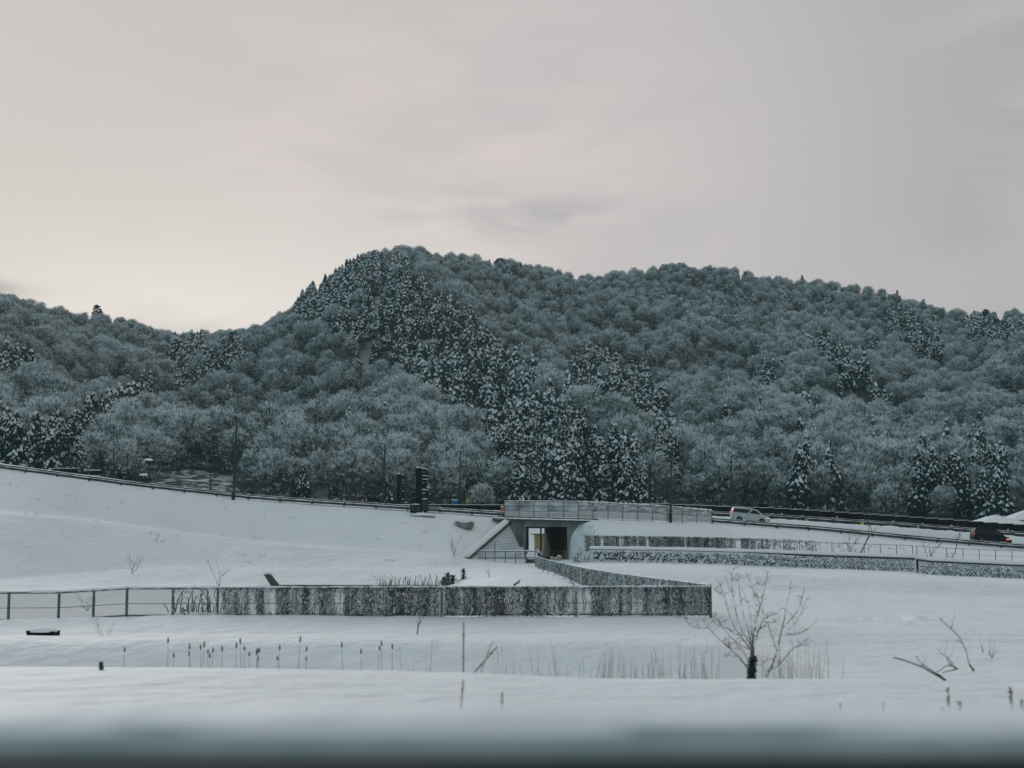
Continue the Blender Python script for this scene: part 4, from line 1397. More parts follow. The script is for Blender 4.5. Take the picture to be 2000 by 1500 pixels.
# blue cabin, marker poles
a, b = at(882.5, 992, 206.8), at(896, 977, 206.8)
rt = thing('blue_cabin', 'small blue box cabin beyond the barrier by the slim lamp', 'cabin', ((a.x + b.x) / 2, 206.8, a.z))
w, h = b.x - a.x, b.z - a.z
part(MB().box((0, 0.5, h / 2 - 0.4), (w, 1.0, h + 0.8)).box((0, -0.02, h * 0.4), (w * 0.9, 0.04, 0.05)).box((-w * 0.48, -0.02, h / 2), (0.05, 0.04, h)), 'shell', M['blue'], rt)
part(MB().box((0, 0.5, h + 0.05), (w * 1.03, 1.05, 0.12)), 'snowy_roof', M['snowcap'], rt)
for px, pyt, m_, lab in [(912.5, 975, 'yellow', 'yellow topped marker pole right of the blue cabin'), (707, 974, 'orange', 'orange marker pole standing in the snow before the message boards')]:
    b = at(px, 992, 206.8)
    t = at(px, pyt, 206.8)
    rt = thing('marker_pole', lab, 'marker', b, 'snow marker poles')
    hh = t.z - b.z
    part(MB().tube([(0, 0, -0.6), (0, 0, hh * 0.55)], 0.05, 6), 'stem', M['darksteel'], rt)
    part(MB().tube([(0, 0, hh * 0.5), (0, 0, hh)], 0.085, 8).box((0.12, 0, hh * 0.88), (0.26, 0.04, 0.16)), 'coloured_top', M[m_], rt)
b = at(981, 995, 199)
rt = thing('warning_drum', 'small orange marker peeping out beside the start of the bridge fence', 'marker', b - Vector((0, 0, 0.5)))
part(MB().tube([(0, 0, -0.3), (0, 0, 0.3), (0, 0, 0.75), (0, 0, 0.85)], [0.28, 0.25, 0.20, 0.1], 10), 'body', M['orange'], rt)
part(MB().blob((0, 0, 0.85), (0.24, 0.24, 0.14), 8, 3, 0, 0.2, True), 'snow_cap', M['snowcap'], rt)


# ------------------------------------------------------------------ vehicles, nose towards +x
def vehicle(name, label, pos, slope, prof, belt, Lh, W, paint, wins, wheels, rw, lamps, roof_snow=False):
    rt = thing(name, label, 'van', pos)
    rt.rotation_euler = (0, slope, 0)
    zmax = max(z for x, z in prof)

    def half(z):
        return W / 2 if z <= belt else W / 2 - 0.20 * (z - belt) / (zmax - belt)

    def clip(keep_low):
        out = []
        for i in range(len(prof)):
            (xa, za), (xb, zb_) = prof[i], prof[(i + 1) % len(prof)]
            ia, ib = (za <= belt) == keep_low, (zb_ <= belt) == keep_low
            if ia:
                out.append((xa, za))
            if ia != ib:
                t = (belt - za) / (zb_ - za)
                out.append((xa + (xb - xa) * t, belt))
        return out
    for nm, low in (('body', True), ('cabin', False)):
        pr = clip(low)
        n = len(pr)
        L_ = [(x, -half(z), z) for x, z in pr]
        R_ = [(x, half(z), z) for x, z in pr]
        body = part(MB().add(L_ + R_, [tuple(range(n)), tuple(range(2 * n - 1, n - 1, -1))] + [(i, i + n, (i + 1) % n + n, (i + 1) % n) for i in range(n)]), nm, paint, rt)
        bm = bmesh.new()
        bm.from_mesh(body.data)
        bmesh.ops.recalc_face_normals(bm, faces=bm.faces)
        bm.to_mesh(body.data)
        bm.free()
        bv = body.modifiers.new('round', 'BEVEL')
        bv.width = 0.045
        bv.segments = 2
        bv.limit_method = 'ANGLE'
        bv.angle_limit = math.radians(28)
    for poly in wins:
        for sg in (-1, 1):
            vs = [(x, sg * (half(z) + 0.012), z) for x, z in poly]
            ms = MB().prism(vs, (0, -sg * 0.03, 0))
            part(ms, 'side_window', M['glass'], rt)
    for key_, poly, m_ in lamps.get('front', []):
        part(MB().prism([(x, -yw, z) for x, z, yw in poly] + [(x, yw, z) for x, z, yw in poly[::-1]], (0.02, 0, 0.02)), key_, m_, rt)
    for wx in wheels:
        for sg in (-1, 1):
            y = sg * (W / 2 - 0.10)
            wh = MB().tube([(wx, y - 0.11, rw), (wx, y + 0.11, rw)], rw, 18)
            ty = part(wh, 'wheel', M['tyre'], rt)
            rm = MB().tube([(wx, y + sg * 0.112, rw), (wx, y + sg * 0.125, rw)], rw * 0.62, 14)
            for k in range(5):
                a_ = k * 1.2566
                rm.bar((wx, y + sg * 0.135, rw), (wx + rw * 0.58 * math.cos(a_), y + sg * 0.135, rw + rw * 0.58 * math.sin(a_)), 0.05, 0.03)
            o = rm.build('rim', M['rim'])
            o.parent = ty
            ar = MB()
            pr_ = [(wx + (rw * 1.18) * math.cos(t), sg * (W / 2 + 0.006), rw + rw * 1.18 * math.sin(t)) for t in np.linspace(-0.25, math.pi + 0.25, 14)]
            ar.prism(pr_, (0, -sg * 0.05, 0))
            part(ar, 'wheel_arch', M['tyre'], rt)
    for nm, (x, z, sx, sz, m_) in lamps['side']:
        for sg in (-1, 1):
            part(MB().box((x, sg * (W / 2 - 0.05), z), (sx, 0.13, sz)), nm, m_, rt)
    for sg in (-1, 1):
        mr = lamps['mirror']
        part(MB().blob((mr[0], sg * (W / 2 + 0.10), mr[1]), (0.13, 0.11, 0.10), 8, 6, 0, 0.02), 'mirror', paint, rt, True)
        part(MB().box((mr[0] - 1.5, sg * (W / 2 + 0.015), belt - 0.18), (0.22, 0.03, 0.04)), 'door_handle', M['darksteel'], rt)
    return rt


vp = at(1463, 1023.0, 190)
vp.z = float(road_z(px_of(vp.x, YR))) + 0.46
prof = [(-2.45, 0.35), (-2.47, 0.62), (-2.46, 1.0), (-2.40, 1.45), (-2.24, 1.84), (-2.0, 1.92), (-1.0, 1.955), (0.1, 1.93), (0.72, 1.82), (1.12, 1.58), (1.58, 1.24), (1.80, 1.12), (2.26, 1.02), (2.44, 0.88), (2.50, 0.62), (2.50, 0.36), (2.36, 0.24), (-2.3, 0.24)]
sl = math.atan2(at(1400, 1020, 186).z - at(1500, 1030, 186).z, 100 / F * 186)
fr = [('windscreen', [(1.16, 1.575, 0.70), (1.58, 1.26, 0.78)], M['glass']), ('grille', [(2.475, 0.80, 0.55), (2.515, 0.48, 0.55)], M['blackpaint'])]
vehicle('minivan', 'pale silver white minivan driving on the road beyond the bridge fence', vp, sl, prof, 1.22, 5.0, 1.85, M['white'],
        [[(-2.30, 1.24), (-2.22, 1.72), (0.0, 1.76), (-0.42, 1.24)], [(-0.22, 1.24), (0.22, 1.75), (0.64, 1.67), (1.05, 1.45), (1.34, 1.25)]],
        [-1.45, 1.50], 0.34,
        {'side': [('tail_lamp', (-2.42, 1.22, 0.10, 0.36, M['red'])), ('headlight', (2.22, 0.86, 0.46, 0.16, M['headlamp'])), ('fog_lamp', (2.40, 0.34, 0.20, 0.10, M['amber'])), ('side_trim', (0.0, 0.30, 3.6, 0.07, M['darksteel'])), ('bumper_corner', (2.475, 0.45, 0.10, 0.40, M['blackpaint']))], 'front': fr, 'mirror': (1.12, 1.20)})
vp = at(1934, 1053.0, 190.5)
vp.z = float(road_z(px_of(vp.x, YR))) + 0.48
prof = [(-2.48, 0.40), (-2.52, 0.75), (-2.50, 1.15), (-2.40, 1.60), (-2.28, 1.86), (-1.9, 1.93), (0.0, 1.92), (0.55, 1.86), (1.05, 1.55), (1.42, 1.22), (1.65, 1.12), (2.25, 1.02), (2.45, 0.85), (2.50, 0.50), (2.42, 0.26), (-2.36, 0.26)]
sl = math.atan2(at(1880, 1057, 186).z - at(1990, 1070, 186).z, 110 / F * 186)
vehicle('black_van', 'black boxy van with red tail lamp and lit nose near the right edge', vp, sl, prof, 1.16, 5.0, 1.86, M['blackpaint'],
        [[(-2.28, 1.18), (-2.20, 1.72), (-0.85, 1.76), (-0.85, 1.18)], [(-0.72, 1.18), (-0.72, 1.76), (0.30, 1.76), (0.30, 1.18)], [(0.42, 1.18), (0.42, 1.75), (0.62, 1.66), (0.98, 1.44), (1.22, 1.19)]],
        [-1.5, 1.55], 0.36,
        {'side': [('tail_lamp', (-2.47, 1.0, 0.08, 0.22, M['red'])), ('indicator', (1.92, 0.80, 0.30, 0.20, M['amber'])), ('headlight', (2.26, 0.90, 0.30, 0.18, M['headlamp'])), ('side_trim', (0.0, 0.32, 3.6, 0.08, M['darksteel']))],
         'front': [('windscreen', [(1.10, 1.53, 0.70), (1.44, 1.235, 0.78)], M['glass']), ('grille', [(2.475, 0.80, 0.55), (2.515, 0.50, 0.55)], M['darksteel'])], 'mirror': (1.0, 1.16)})


# ------------------------------------------------------------------ houses
def house(label, c, w, d, hwall, hroof, rz, wallm, over=0.7, hip=0.45, wins=()):
    rt = thing('house', label, 'house', c, 'houses behind the road', rz)
    part(MB().box((0, 0, hwall / 2 - 0.5), (w, d, hwall + 1.0)), 'wall', wallm, rt)
    W2, D2 = w / 2 + over, d / 2 + over
    hw = W2 * hip
    for nm, dz, m_, k in (('roof', 0.0, M['darksteel'], 1.0), ('roof_snow', 0.13, M['snowcap'], 1.01)):
        z = hwall + dz
        vs = [(-W2 * k, -D2 * k, z), (W2 * k, -D2 * k, z), (W2 * k, D2 * k, z), (-W2 * k, D2 * k, z), (-hw, 0, z + hroof), (hw, 0, z + hroof)]
        vs += [(x, y, zz - 0.12) for x, y, zz in vs[:4]]
        part(MB().add(vs, [(0, 1, 5, 4), (1, 2, 5), (2, 3, 4, 5), (3, 0, 4), (6, 7, 1, 0), (7, 8, 2, 1), (8, 9, 3, 2), (9, 6, 0, 3), (9, 8, 7, 6)]), nm, m_, rt)
    for x, z, ww, hh in wins:
        f = part(MB().box((x, -d / 2 - 0.02, z), (ww + 0.16, 0.08, hh + 0.16)), 'window', M['darksteel'], rt)
        o = MB().box((x, -d / 2 - 0.07, z), (ww, 0.04, hh)).build('pane', M['glass'])
        o.parent = f
    return rt


c = at(1944, 1023, 222)
house('house with a low snow covered hip roof peeping over the barrier above the black van', (c.x, 222, c.z - 3.0), 6.2, 6.0, 2.9, 1.30, 0.1, M['housewall'], 0.6, 0.12, [(-1.5, 1.6, 1.2, 1.0)])
c = at(2046, 1017, 236)
house('larger house with a broad snowy roof at the right edge of the picture', (c.x, 238, c.z - 4.2), 11.5, 8.0, 4.2, 2.0, -0.05, M['yellowwall'], 0.8, 0.3, [(-4.2, 3.2, 1.0, 1.0), (-1.0, 3.2, 1.4, 1.0)])
c = at(1052, 1078, 236)
zg = float(hill_at(np.array([c.x]), np.array([236.0]))[0][0])
house('ochre walled house with a snowy roof seen through the underpass', (at(1066, 1078, 236).x + 0.9, 239, zg), 5.4, 5.0, 3.1, 1.2, 0, M['yellowwall'], 0.5, 0.4, [(-0.3, 1.5, 0.9, 2.2), (1.8, 1.6, 0.8, 1.4)])
a = at(1029.5, 1080, 213)
rt = thing('blue_sheet', 'narrow vertical blue sheet at the far left edge inside the underpass', 'sheet', (a.x, 213, a.z - 0.2))
part(MB().box((0, 0, 2.2), (0.50, 0.06, 4.4)), 'sheet', M['blue'], rt)
part(MB().bar((-0.27, 0.06, -0.5), (-0.27, 0.06, 4.5), 0.07, 0.07), 'post', M['darksteel'], rt)
a = at(1056.5, 1078, 226)
rt = thing('utility_pole', 'dark pole standing in front of the ochre house beyond the underpass', 'utility pole', (a.x, 226, a.z - 0.5), 'utility poles behind the road')
part(MB().tube([(0, 0, -0.5), (0, 0, 8.0)], [0.16, 0.12], 8), 'pole', M['wood'], rt)
part(MB().bar((-0.7, -0.1, 7.4), (0.7, -0.1, 7.4), 0.1, 0.1), 'crossarm', M['wood'], rt)
for i, (px, s) in enumerate([(1036, 0.7), (1044, 0.55), (1050, 0.8), (1062, 0.75), (1066, 0.5)]):
    a = at(px, 1074, 221 + i)
    zz = float(hill_at(np.array([a.x]), np.array([a.y]))[0][0])
    rt = thing('snowy_shrub', ['round snow heaped shrub at the blue sheet', 'low snow heaped shrub beside the round one', 'largest snow heaped shrub before the ochre wall', 'snow heaped shrub right of the dark pole', 'small snowy shrub at the tunnel edge'][i], 'shrub', (a.x, a.y, zz), 'snowy shrubs beyond the underpass')
    part(conifer_mesh(300 + i, 1.5 * s, 0.8 * s, 34, 0.9), 'foliage', [M['needle'], M['treesnow']], rt)
    part(MB().tube([(0, 0, -0.2), (0, 0, 0.6 * s)], 0.06, 5), 'stem', M['bark'], rt)

# wires strung between the poles
for (a_, b_, sag, lab) in [(at(642, 940, 214), at(1268, 924, 208), 3.2, 'long thin overhead wire from the grey pole to the thick wooden pole'), (at(1268, 924, 208), at(1755, 957, 228), 3.0, 'thin overhead wire from the wooden pole towards the thin utility pole'),
                           (at(1755, 957, 228), at(2150, 962, 240), 1.5, 'overhead wire leaving the thin utility pole towards the snowy house roofs'), (at(280, 932, 212), at(642, 940, 214), 1.8, 'overhead wire reaching the grey pole from the clearing')]:
    rt = thing('overhead_wire', lab, 'wire', a_, 'overhead wires behind the road')
    n_ = 24
    pts_ = [(b_ - a_) * (k / n_) + Vector((0, 0, -4 * sag * (k / n_) * (1 - k / n_))) for k in range(n_ + 1)]
    part(MB().tube(pts_, 0.022, 5), 'cable', M['darksteel'], rt)
    part(MB().tube([pts_[0] + Vector((0, 0, -0.1)), pts_[0] + Vector((0, 0, 0.12))], 0.05, 6), 'insulator', M['lampglass'], rt)
# ------------------------------------------------------------------ railing before the underpass
root = thing('railing', 'low pipe railing with a tall end post in front of the underpass', 'railing', at(967, 1097, 174.0))
up, lo, sn = MB(), MB(), MB()
rp = [(930, 1094, 1076), (948, 1095, 1076), (966.5, 1096, 1059), (987, 1097.5, 1077), (1007, 1097.5, 1077.5), (1027, 1097.5, 1078), (1045, 1097, 1078)]
prev = None
for px, pb_, pt_ in rp:
    b = at(px, pb_, 174.0)
    t = at(px, pt_, 174.0)
    MB().bar(b - Vector((0, 0, 0.4)), t, 0.11, 0.11).build('post', M['steel'], root)
    tt_ = at(px, 1077, 174.0)
    m_ = at(px, 1089.5, 174.0)
    if prev:
        up.bar(prev[0], tt_, 0.09, 0.10)
        lo.bar(prev[1], m_, 0.09, 0.11)
        q = [prev[0].lerp(tt_, k / 6) + Vector((0, 0, 0.09)) for k in range(7)]
        sn.tube(q, [0.05 + 0.04 * random.random() for _ in q], 5)
    prev = (tt_, m_)
up.build('upper_rail', M['steel'], root)
lo.build('lower_rail', M['steel'], root)
sn.build('snow_line', M['snowcap'], root, True)
a = at(1037, 1092, 176)
rt = thing('snow_block', 'square snow heaped concrete block at the right end of the railing', 'block', a - Vector((0, 0, 0.5)))
part(MB().box((0, 0, 0.2), (1.2, 0.8, 0.9)), 'block', M['darkconc'], rt)
part(MB().blob((0, -0.05, 0.5), (0.66, 0.5, 1.0), 12, 5, 0, 0.1, True), 'snow_heap', M['snowcap'], rt, True)
for i, (px, py, s, lab) in enumerate([(1078, 1093, 0.26, 'snow capped stone at the foot of the dark underpass wall'), (1085, 1093, 0.22, 'smaller snow capped stone beside the first at the underpass'), (1092, 1092, 0.34, 'pale lumpy stone nearest the right pier of the underpass')]):
    a = at(px, py, 181)
    rt = thing('stone', lab, 'stone', a, 'stones in the underpass mouth')
    part(MB().blob((0, 0, s * 0.5), (s, s * 0.8, s * 0.9), 9, 6, 0, 0.2, seed=i), 'rock', M['bamboo'], rt)
    part(MB().blob((0, 0, s * 0.95), (s * 0.8, s * 0.7, s * 0.5), 9, 4, 0, 0.2, True, seed=i), 'snow_cap', M['snowcap'], rt)

# ------------------------------------------------------------------ concrete showing through the snow on the slope
def headwall(poly, Y, label, depth=1.2, cap=None):
    pts = [at(x, y, Y) for x, y in poly]
    rt = thing('concrete_headwall', label, 'concrete edge', pts[0], 'concrete edges showing on the snow slope')
    o = MB().prism(pts, (0, depth, 0)).build('block', M['concrete'], rt)
    if cap:
        c = [at(x, y, Y - 0.1) for x, y in cap[0]]
        q = [c[0].lerp(c[1], k / 12) + Vector((0, 0.45, cap[1] * (0.4 + 0.6 * math.sin(math.pi * k / 12)) - 0.1)) for k in range(13)]
        MB().tube(q, [cap[1] * (0.5 + 0.8 * math.sin(math.pi * k / 12)) for k in range(13)], 9).build('snow_cap', M['snowcap'], rt, True)
    return rt


headwall([(799, 1007), (850, 1008.5), (850, 1013), (812, 1013)], 183.4, 'flat concrete ledge in the snow right under the black message board', 1.5, [[(802, 1006), (848, 1007)], 0.20])
headwall([(888, 1018.5), (918, 1017.5), (926, 1021), (922, 1033), (902, 1031), (896, 1027)], 180.8, 'chunky concrete headwall under a thick snow cap left of the underpass', 2.4, [[(889, 1019.5), (925, 1020.5)], 0.42])
headwall([(962, 1011), (979, 1013.5), (979, 1016.5), (972, 1016)], 184.2, 'small dark concrete corner at the end of the bridge ledge', 0.8)

# channel wall at the foot of the slope
root = thing('channel_wall', 'dark slanting concrete channel end with a shadowy edge at the foot of the snow slope', 'channel', at(532, 1143, 147))
MB().prism([at(515, 1122, 147.5), at(526, 1122, 147.5), at(542, 1143, 147.2), at(546, 1149, 147.2), at(532, 1149, 147.2), at(528, 1143, 147.2)], (0, 1.2, 0)).build('end_wall', M['darkconc'], root)
MB().prism([at(534, 1143, 147.2), at(890, 1143.5, 147.2), at(890, 1150, 147.2), at(534, 1150, 147.2)], (0, 1.5, 0)).build('side_wall', M['darkconc'], root)
MB().tube([at(514, 1120.5, 147.4), at(521, 1120, 147.8), at(529, 1121.5, 148.2)], [0.06, 0.16, 0.10], 8).build('snow_cap', M['snowcap'], root, True)

# ------------------------------------------------------------------ small plants
def twig_plant(seed, h, n, spread, r0, mb=None, fork=3):
    """a small bare sapling growing from the origin: list of branches with forks"""
    r = np.random.default_rng(seed)
    mb = mb or MB()

    def grow(p, d, L, rad, lev):
        pts = [p]
        q = Vector(p)
        dd = Vector(d)
        for k in range(4):
            dd = (dd + Vector((r.normal(0, 0.14), r.normal(0, 0.14), 0.07))).normalized()
            q = q + dd * L / 4
            pts.append(Vector(q))
        mb.tube(pts, [rad * (1 - 0.16 * k) for k in range(5)], 5, 0)
        if lev > 0:
            for k in range(fork):
                i = int(r.integers(1, 5))
                nd = (dd + Vector((r.normal(0, spread), r.normal(0, spread), r.normal(0.15, 0.3)))).normalized()
                grow(pts[i], nd, L * r.uniform(0.45, 0.7), rad * 0.5, lev - 1)
    for k in range(n):
        a = k * 2.4 + r.normal(0, 0.4)
        grow(Vector((0, 0, -0.2)), Vector((math.cos(a) * spread * 0.7, math.sin(a) * spread * 0.7, 1)).normalized(), h * r.uniform(0.6, 0.85), r0 * r.uniform(0.7, 1), 2)
    return mb


def sapling(px, py, Y, h, label, seed, n=2, spread=0.6, r0=0.05, group='bare saplings'):
    b = on_ground(px, Y) if py is None else at(px, py, Y)
    rt = thing('sapling', label, 'sapling', b, group)
    mb = twig_plant(seed, h, n, spread, r0)
    part(mb, 'stems', M['branch'], rt)
    return rt


sapling(887, 1086, 168.5, 2.6, 'small bare sapling on the snow slope just left of the underpass', 3, 3, 0.55, 0.045)
sapling(1679, 1080, 172.6, 4.2, 'bare tree with an upright trunk behind the thin wire fence', 5, 1, 0.8, 0.11)
sapling(1660, 1078, 173.6, 2.8, 'low bare sapling leaning left of the upright bare tree', 6, 2, 0.8, 0.05)
sapling(1864, 1079, 176.0, 3.2, 'little snow topped bare tree below the guardrail on the lower wall', 7, 1, 0.7, 0.07)
sapling(1816, 1090, 174.5, 2.4, 'drooping twiggy bush in the gap between the two wire fences', 8, 3, 0.9, 0.05)
sapling(1856, 1092, 172.8, 1.2, 'dark scrubby twigs at the foot of the bare wire fence', 9, 4, 1.2, 0.03)
sapling(170, 1185, 68, 1.0, 'spread twigs lying behind the near fence at the left', 10, 5, 1.6, 0.012)
sapling(207, 1244, 45, 0.75, 'tiny bare twigs below the fence at the left', 11, 3, 0.7, 0.008)
sapling(258, 1117, 152, 2.4, 'bent bare twigs on the foot of the left snow slope', 12, 3, 1.2, 0.035)
sapling(300, 1062, 167, 1.4, 'single leaning twig high on the left snow slope', 13, 1, 0.7, 0.03)
sapling(815, 1231, 50, 0.75, 'short bent stem in the snow below the vines', 14, 1, 0.7, 0.03)
sapling(428, 1143, 118, 2.2, 'thin tall weeds rising behind the near fence', 15, 3, 0.5, 0.022)


def evergreen(px, py, Y, w, h, label, seed):
    b = at(px, py, Y)
    r = np.random.default_rng(seed)
    rt = thing('evergreen_shrub', label, 'shrub', b, 'dark evergreen shrubs at the foot of the slope')
    mb = MB()
    for i in range(420):
        t = r.random()
        a = r.random() * 6.28
        rr = w * (0.2 + 0.8 * r.random()) * (1 - 0.7 * t) * (0.6 + 0.5 * math.sin(a * 3 + seed))
        c = Vector((rr * math.cos(a), rr * math.sin(a) * 0.6, h * t))
        d = Vector((r.normal(), r.normal(), r.normal(0.5, 0.6))).normalized() * 0.16
        s = Vector((r.normal(), r.normal(), r.normal())).normalized() * 0.08
        mb.add([c - s, c + s, c + d], [(0, 1, 2)], 1 if (r.random() < 0.10) else 0)
    part(mb, 'foliage', [M['ivy'], M['treesnow']], rt)
    part(MB().tube([(0, 0, -0.3), (0.05, 0, h * 0.5), (0, 0, h * 0.9)], [0.05, 0.035, 0.01], 5), 'stem', M['bark'], rt)


evergreen(868, 1144, 146, 0.85, 0.8, 'low dark evergreen shrub beside the channel', 21)
evergreen(884, 1144, 145.5, 0.95, 1.05, 'broad dark evergreen shrub in the middle of the clump', 22)
evergreen(875, 1143, 146.5, 0.35, 1.2, 'thin dark evergreen sprig between the low and the broad shrub', 23)
evergreen(905, 1143, 145.5, 0.50, 1.65, 'tallest narrow evergreen shrub right of the clump', 24)


def stuff_blades(name, spots, hmin, hmax, m_, label, seed, w=0.012, lean=0.15, n=1):
    r = np.random.default_rng(seed)
    mb = MB()
    for (x, y, z) in spots:
        h = hmin + (hmax - hmin) * r.random() ** 1.6
        dx, dy = r.normal(0, lean) * h, r.normal(0, lean) * h
        b = Vector((x, y, z - 0.05))
        pts = [b, b + Vector((dx * 0.3, dy * 0.3, h * 0.5)), b + Vector((dx, dy, h))]
        if r.random() < 0.10:
            pts.append(pts[-1] + Vector((r.normal(0, 0.2), 0, -0.12)))
        mb.tube(pts, [w, w * 0.8] + [w * 0.5] * (len(pts) - 2), 4)
    return tag(mb.build(name, m_), label, kind='stuff')


r = np.random.default_rng(99)
spots = []
for i in range(420):
    px = r.choice([r.uniform(780, 1010), r.uniform(960, 1400), r.uniform(1150, 1390), r.uniform(1480, 1600), r.uniform(1500, 1660)], p=[0.08, 0.30, 0.32, 0.22, 0.08])
    Yy = r.uniform(25.5, 30)
    q = on_ground(px, Yy)
    spots.append((q.x, q.y, q.z))
stuff_blades('dry_reeds', spots, 0.6, 1.45, M['reed'], 'pale dry reed stalks standing in the ditch', 5, 0.0055, 0.09)
spots = []
for i in range(90):
    px = r.uniform(740, 880)
    q = on_ground(px, r.uniform(140, 146.5))
    spots.append((q.x, q.y, q.z))
for i in range(60):
    px = r.uniform(330, 700)
    q = on_ground(px, r.uniform(66, 74))
    spots.append((q.x, q.y, q.z))
stuff_blades('dry_weeds', spots, 0.4, 1.5, M['vine'], 'dark dry weeds poking out of the snow behind the near fence', 6, 0.03, 0.2)
# tufts on the slope
spots = []
for i in range(55):
    px, t = r.uniform(0, 960), r.random()
    Yy = 186 - 24 * r.random() ** 1.3
    X = float(S(px)) * Yy
    for k in range(int(r.integers(2, 9))):
        x, y = X + r.normal(0, 0.35), Yy + r.normal(0, 0.2)
        spots.append((x, y, gz(x, y)))
for i in range(60):
    px, Yy = r.uniform(1640, 2000), r.uniform(196.8, 198.6)
    X = float(S(px)) * Yy
    zz = float(road_z(px)) + 0.4
    for k in range(8):
        spots.append((X + r.normal(0, 0.3), Yy, zz))
stuff_blades('grass_tufts', spots, 0.10, 0.42, M['reed'], 'sparse dry grass tips sticking through the snow slopes', 7, 0.022, 0.7)
# brown stubble beside the second fence and right of the underpass
spots = []
for i in range(90):
    t = r.random() ** 0.8
    p = Vector((2.7, 163, 0)).lerp(Vector((9.0, 66, 0)), t)
    x, y = p.x + r.normal(-0.6, 0.5), p.y
    spots.append((x, y, gz(x, y)))
for i in range(160):
    px = r.uniform(1118, 1160)
    Yy = r.uniform(172, 182)
    x = float(S(px)) * Yy
    spots.append((x, Yy, gz(x, Yy)))
stuff_blades('dry_stubble', spots, 0.15, 0.7, M['vine'], 'brownish stubble along the back fence and beside the underpass', 8, 0.025, 0.5)

# cattails: each a stalk with its brown head
CATS = [(243, 1275), (332, 1256), (344, 1286), (381, 1267), (379, 1281), (394, 1263), (401, 1268), (407, 1278), (412, 1286), (418, 1274), (441, 1271), (463, 1265), (484, 1256), (487, 1272), (493, 1283), (501, 1275), (507, 1280), (512, 1276), (513, 1291), (546, 1269), (549, 1292), (583, 1253), (600, 1272), (604, 1291), (674, 1263), (710, 1277), (735, 1271), (749, 1262), (770, 1268)]
proto = None
for i, (px, py) in enumerate(CATS):
    Yc = 26.5 + (i * 0.37) % 2.4
    top = at(px, py, Yc)
    g = on_ground(px + random.uniform(-3, 3), Yc)
    h = top.z - g.z + 0.09
    if px < 340:
        nb_ = 'well left of the thick clump' if px > 300 else 'standing alone at the far left of the row'
    elif px < 430:
        nb_ = 'in the thick left clump'
    elif px < 480:
        nb_ = 'between the two clumps'
    elif px < 520:
        nb_ = 'in the second clump'
    elif px < 620:
        nb_ = 'just right of the second clump'
    else:
        nb_ = 'in the sparse right part of the row'
    sz = 'tall' if py < 1264 else ('middling' if py < 1276 else 'short')
    e = bpy.data.objects.new('cattail', None)
    COL.objects.link(e)
    e.location = g
    e.scale = (1, 1, h / 1.4)
    e.rotation_euler = (random.uniform(-0.05, 0.05), random.uniform(-0.07, 0.07), i * 1.3)
    tag(e, f'{sz} dry cattail {nb_}', 'cattail', 'cattails in the ditch')
    if proto is None:
        part(MB().tube([(0, 0, -0.1), (0.01, 0, 0.7), (0, 0, 1.25)], [0.011, 0.009, 0.006], 5), 'stalk', M['reed'], e)
        part(MB().tube([(0, 0, 1.30), (0, 0, 1.31), (0, 0, 1.38), (0, 0, 1.395), (0, 0, 1.42)], [0.006, 0.015, 0.018, 0.010, 0.003], 8), 'seed_head', M['cattail'], e)
        proto = list(e.children)
    else:
        for c in proto:
            d = c.copy()
            COL.objects.link(d)
            d.parent = e

# stakes and stumps on the near bank
def stake(name, pb_, pt_, Y, rad, m_, label, cat, ground=True, nodes=2, gr='stakes in the near snow'):
    b = at(pb_[0], pb_[1], Y)
    t = at(pt_[0], pt_[1], Y)
    v = t - b
    rt = thing(name, label, cat, b, gr)
    mb = MB()
    mb.tube([-v.normalized() * 0.4, v * 0.33, v * 0.66, v], [rad, rad * 0.97, rad * 0.93, rad * 0.9], 8)
    part(mb, 'cane', m_, rt)
    for k in range(nodes):
        f = (k + 0.6) / (nodes + 0.2)
        part(MB().tube([v * f - v.normalized() * 0.012, v * f, v * f + v.normalized() * 0.012], [rad * 1.05, rad * 1.3, rad * 1.05], 8), 'node', M['branch'], rt)
    return rt


stake('bamboo_stake', (905, 1309), (905.5, 1215), 22.0, 0.014, M['bamboo'], 'tall upright pale bamboo stake at the edge of the near bank', 'stake')
stake('bamboo_stake', (928, 1312), (971, 1263), 22.3, 0.014, M['bamboo'], 'leaning bamboo stake right of the tall upright one', 'stake')
stake('bamboo_stake', (944, 1300), (962, 1252), 25.5, 0.012, M['reed'], 'thin pale leaning cane behind the leaning stake', 'stake', nodes=1)
stake('bamboo_stake', (899, 1398), (905, 1328), 15.6, 0.010, M['bamboo'], 'pale bamboo stake low in the near snow under the tall one', 'stake')
stake('weathered_stake', (980, 1389), (981, 1352), 16.0, 0.014, M['reed'], 'short grey stake in the near snow right of the low bamboo', 'stake', nodes=1)
stake('post_stump', (198.5, 1312), (197, 1292), 21.0, 0.034, M['darksteel'], 'short dark post stump standing alone at the left of the near bank', 'stump', nodes=1)
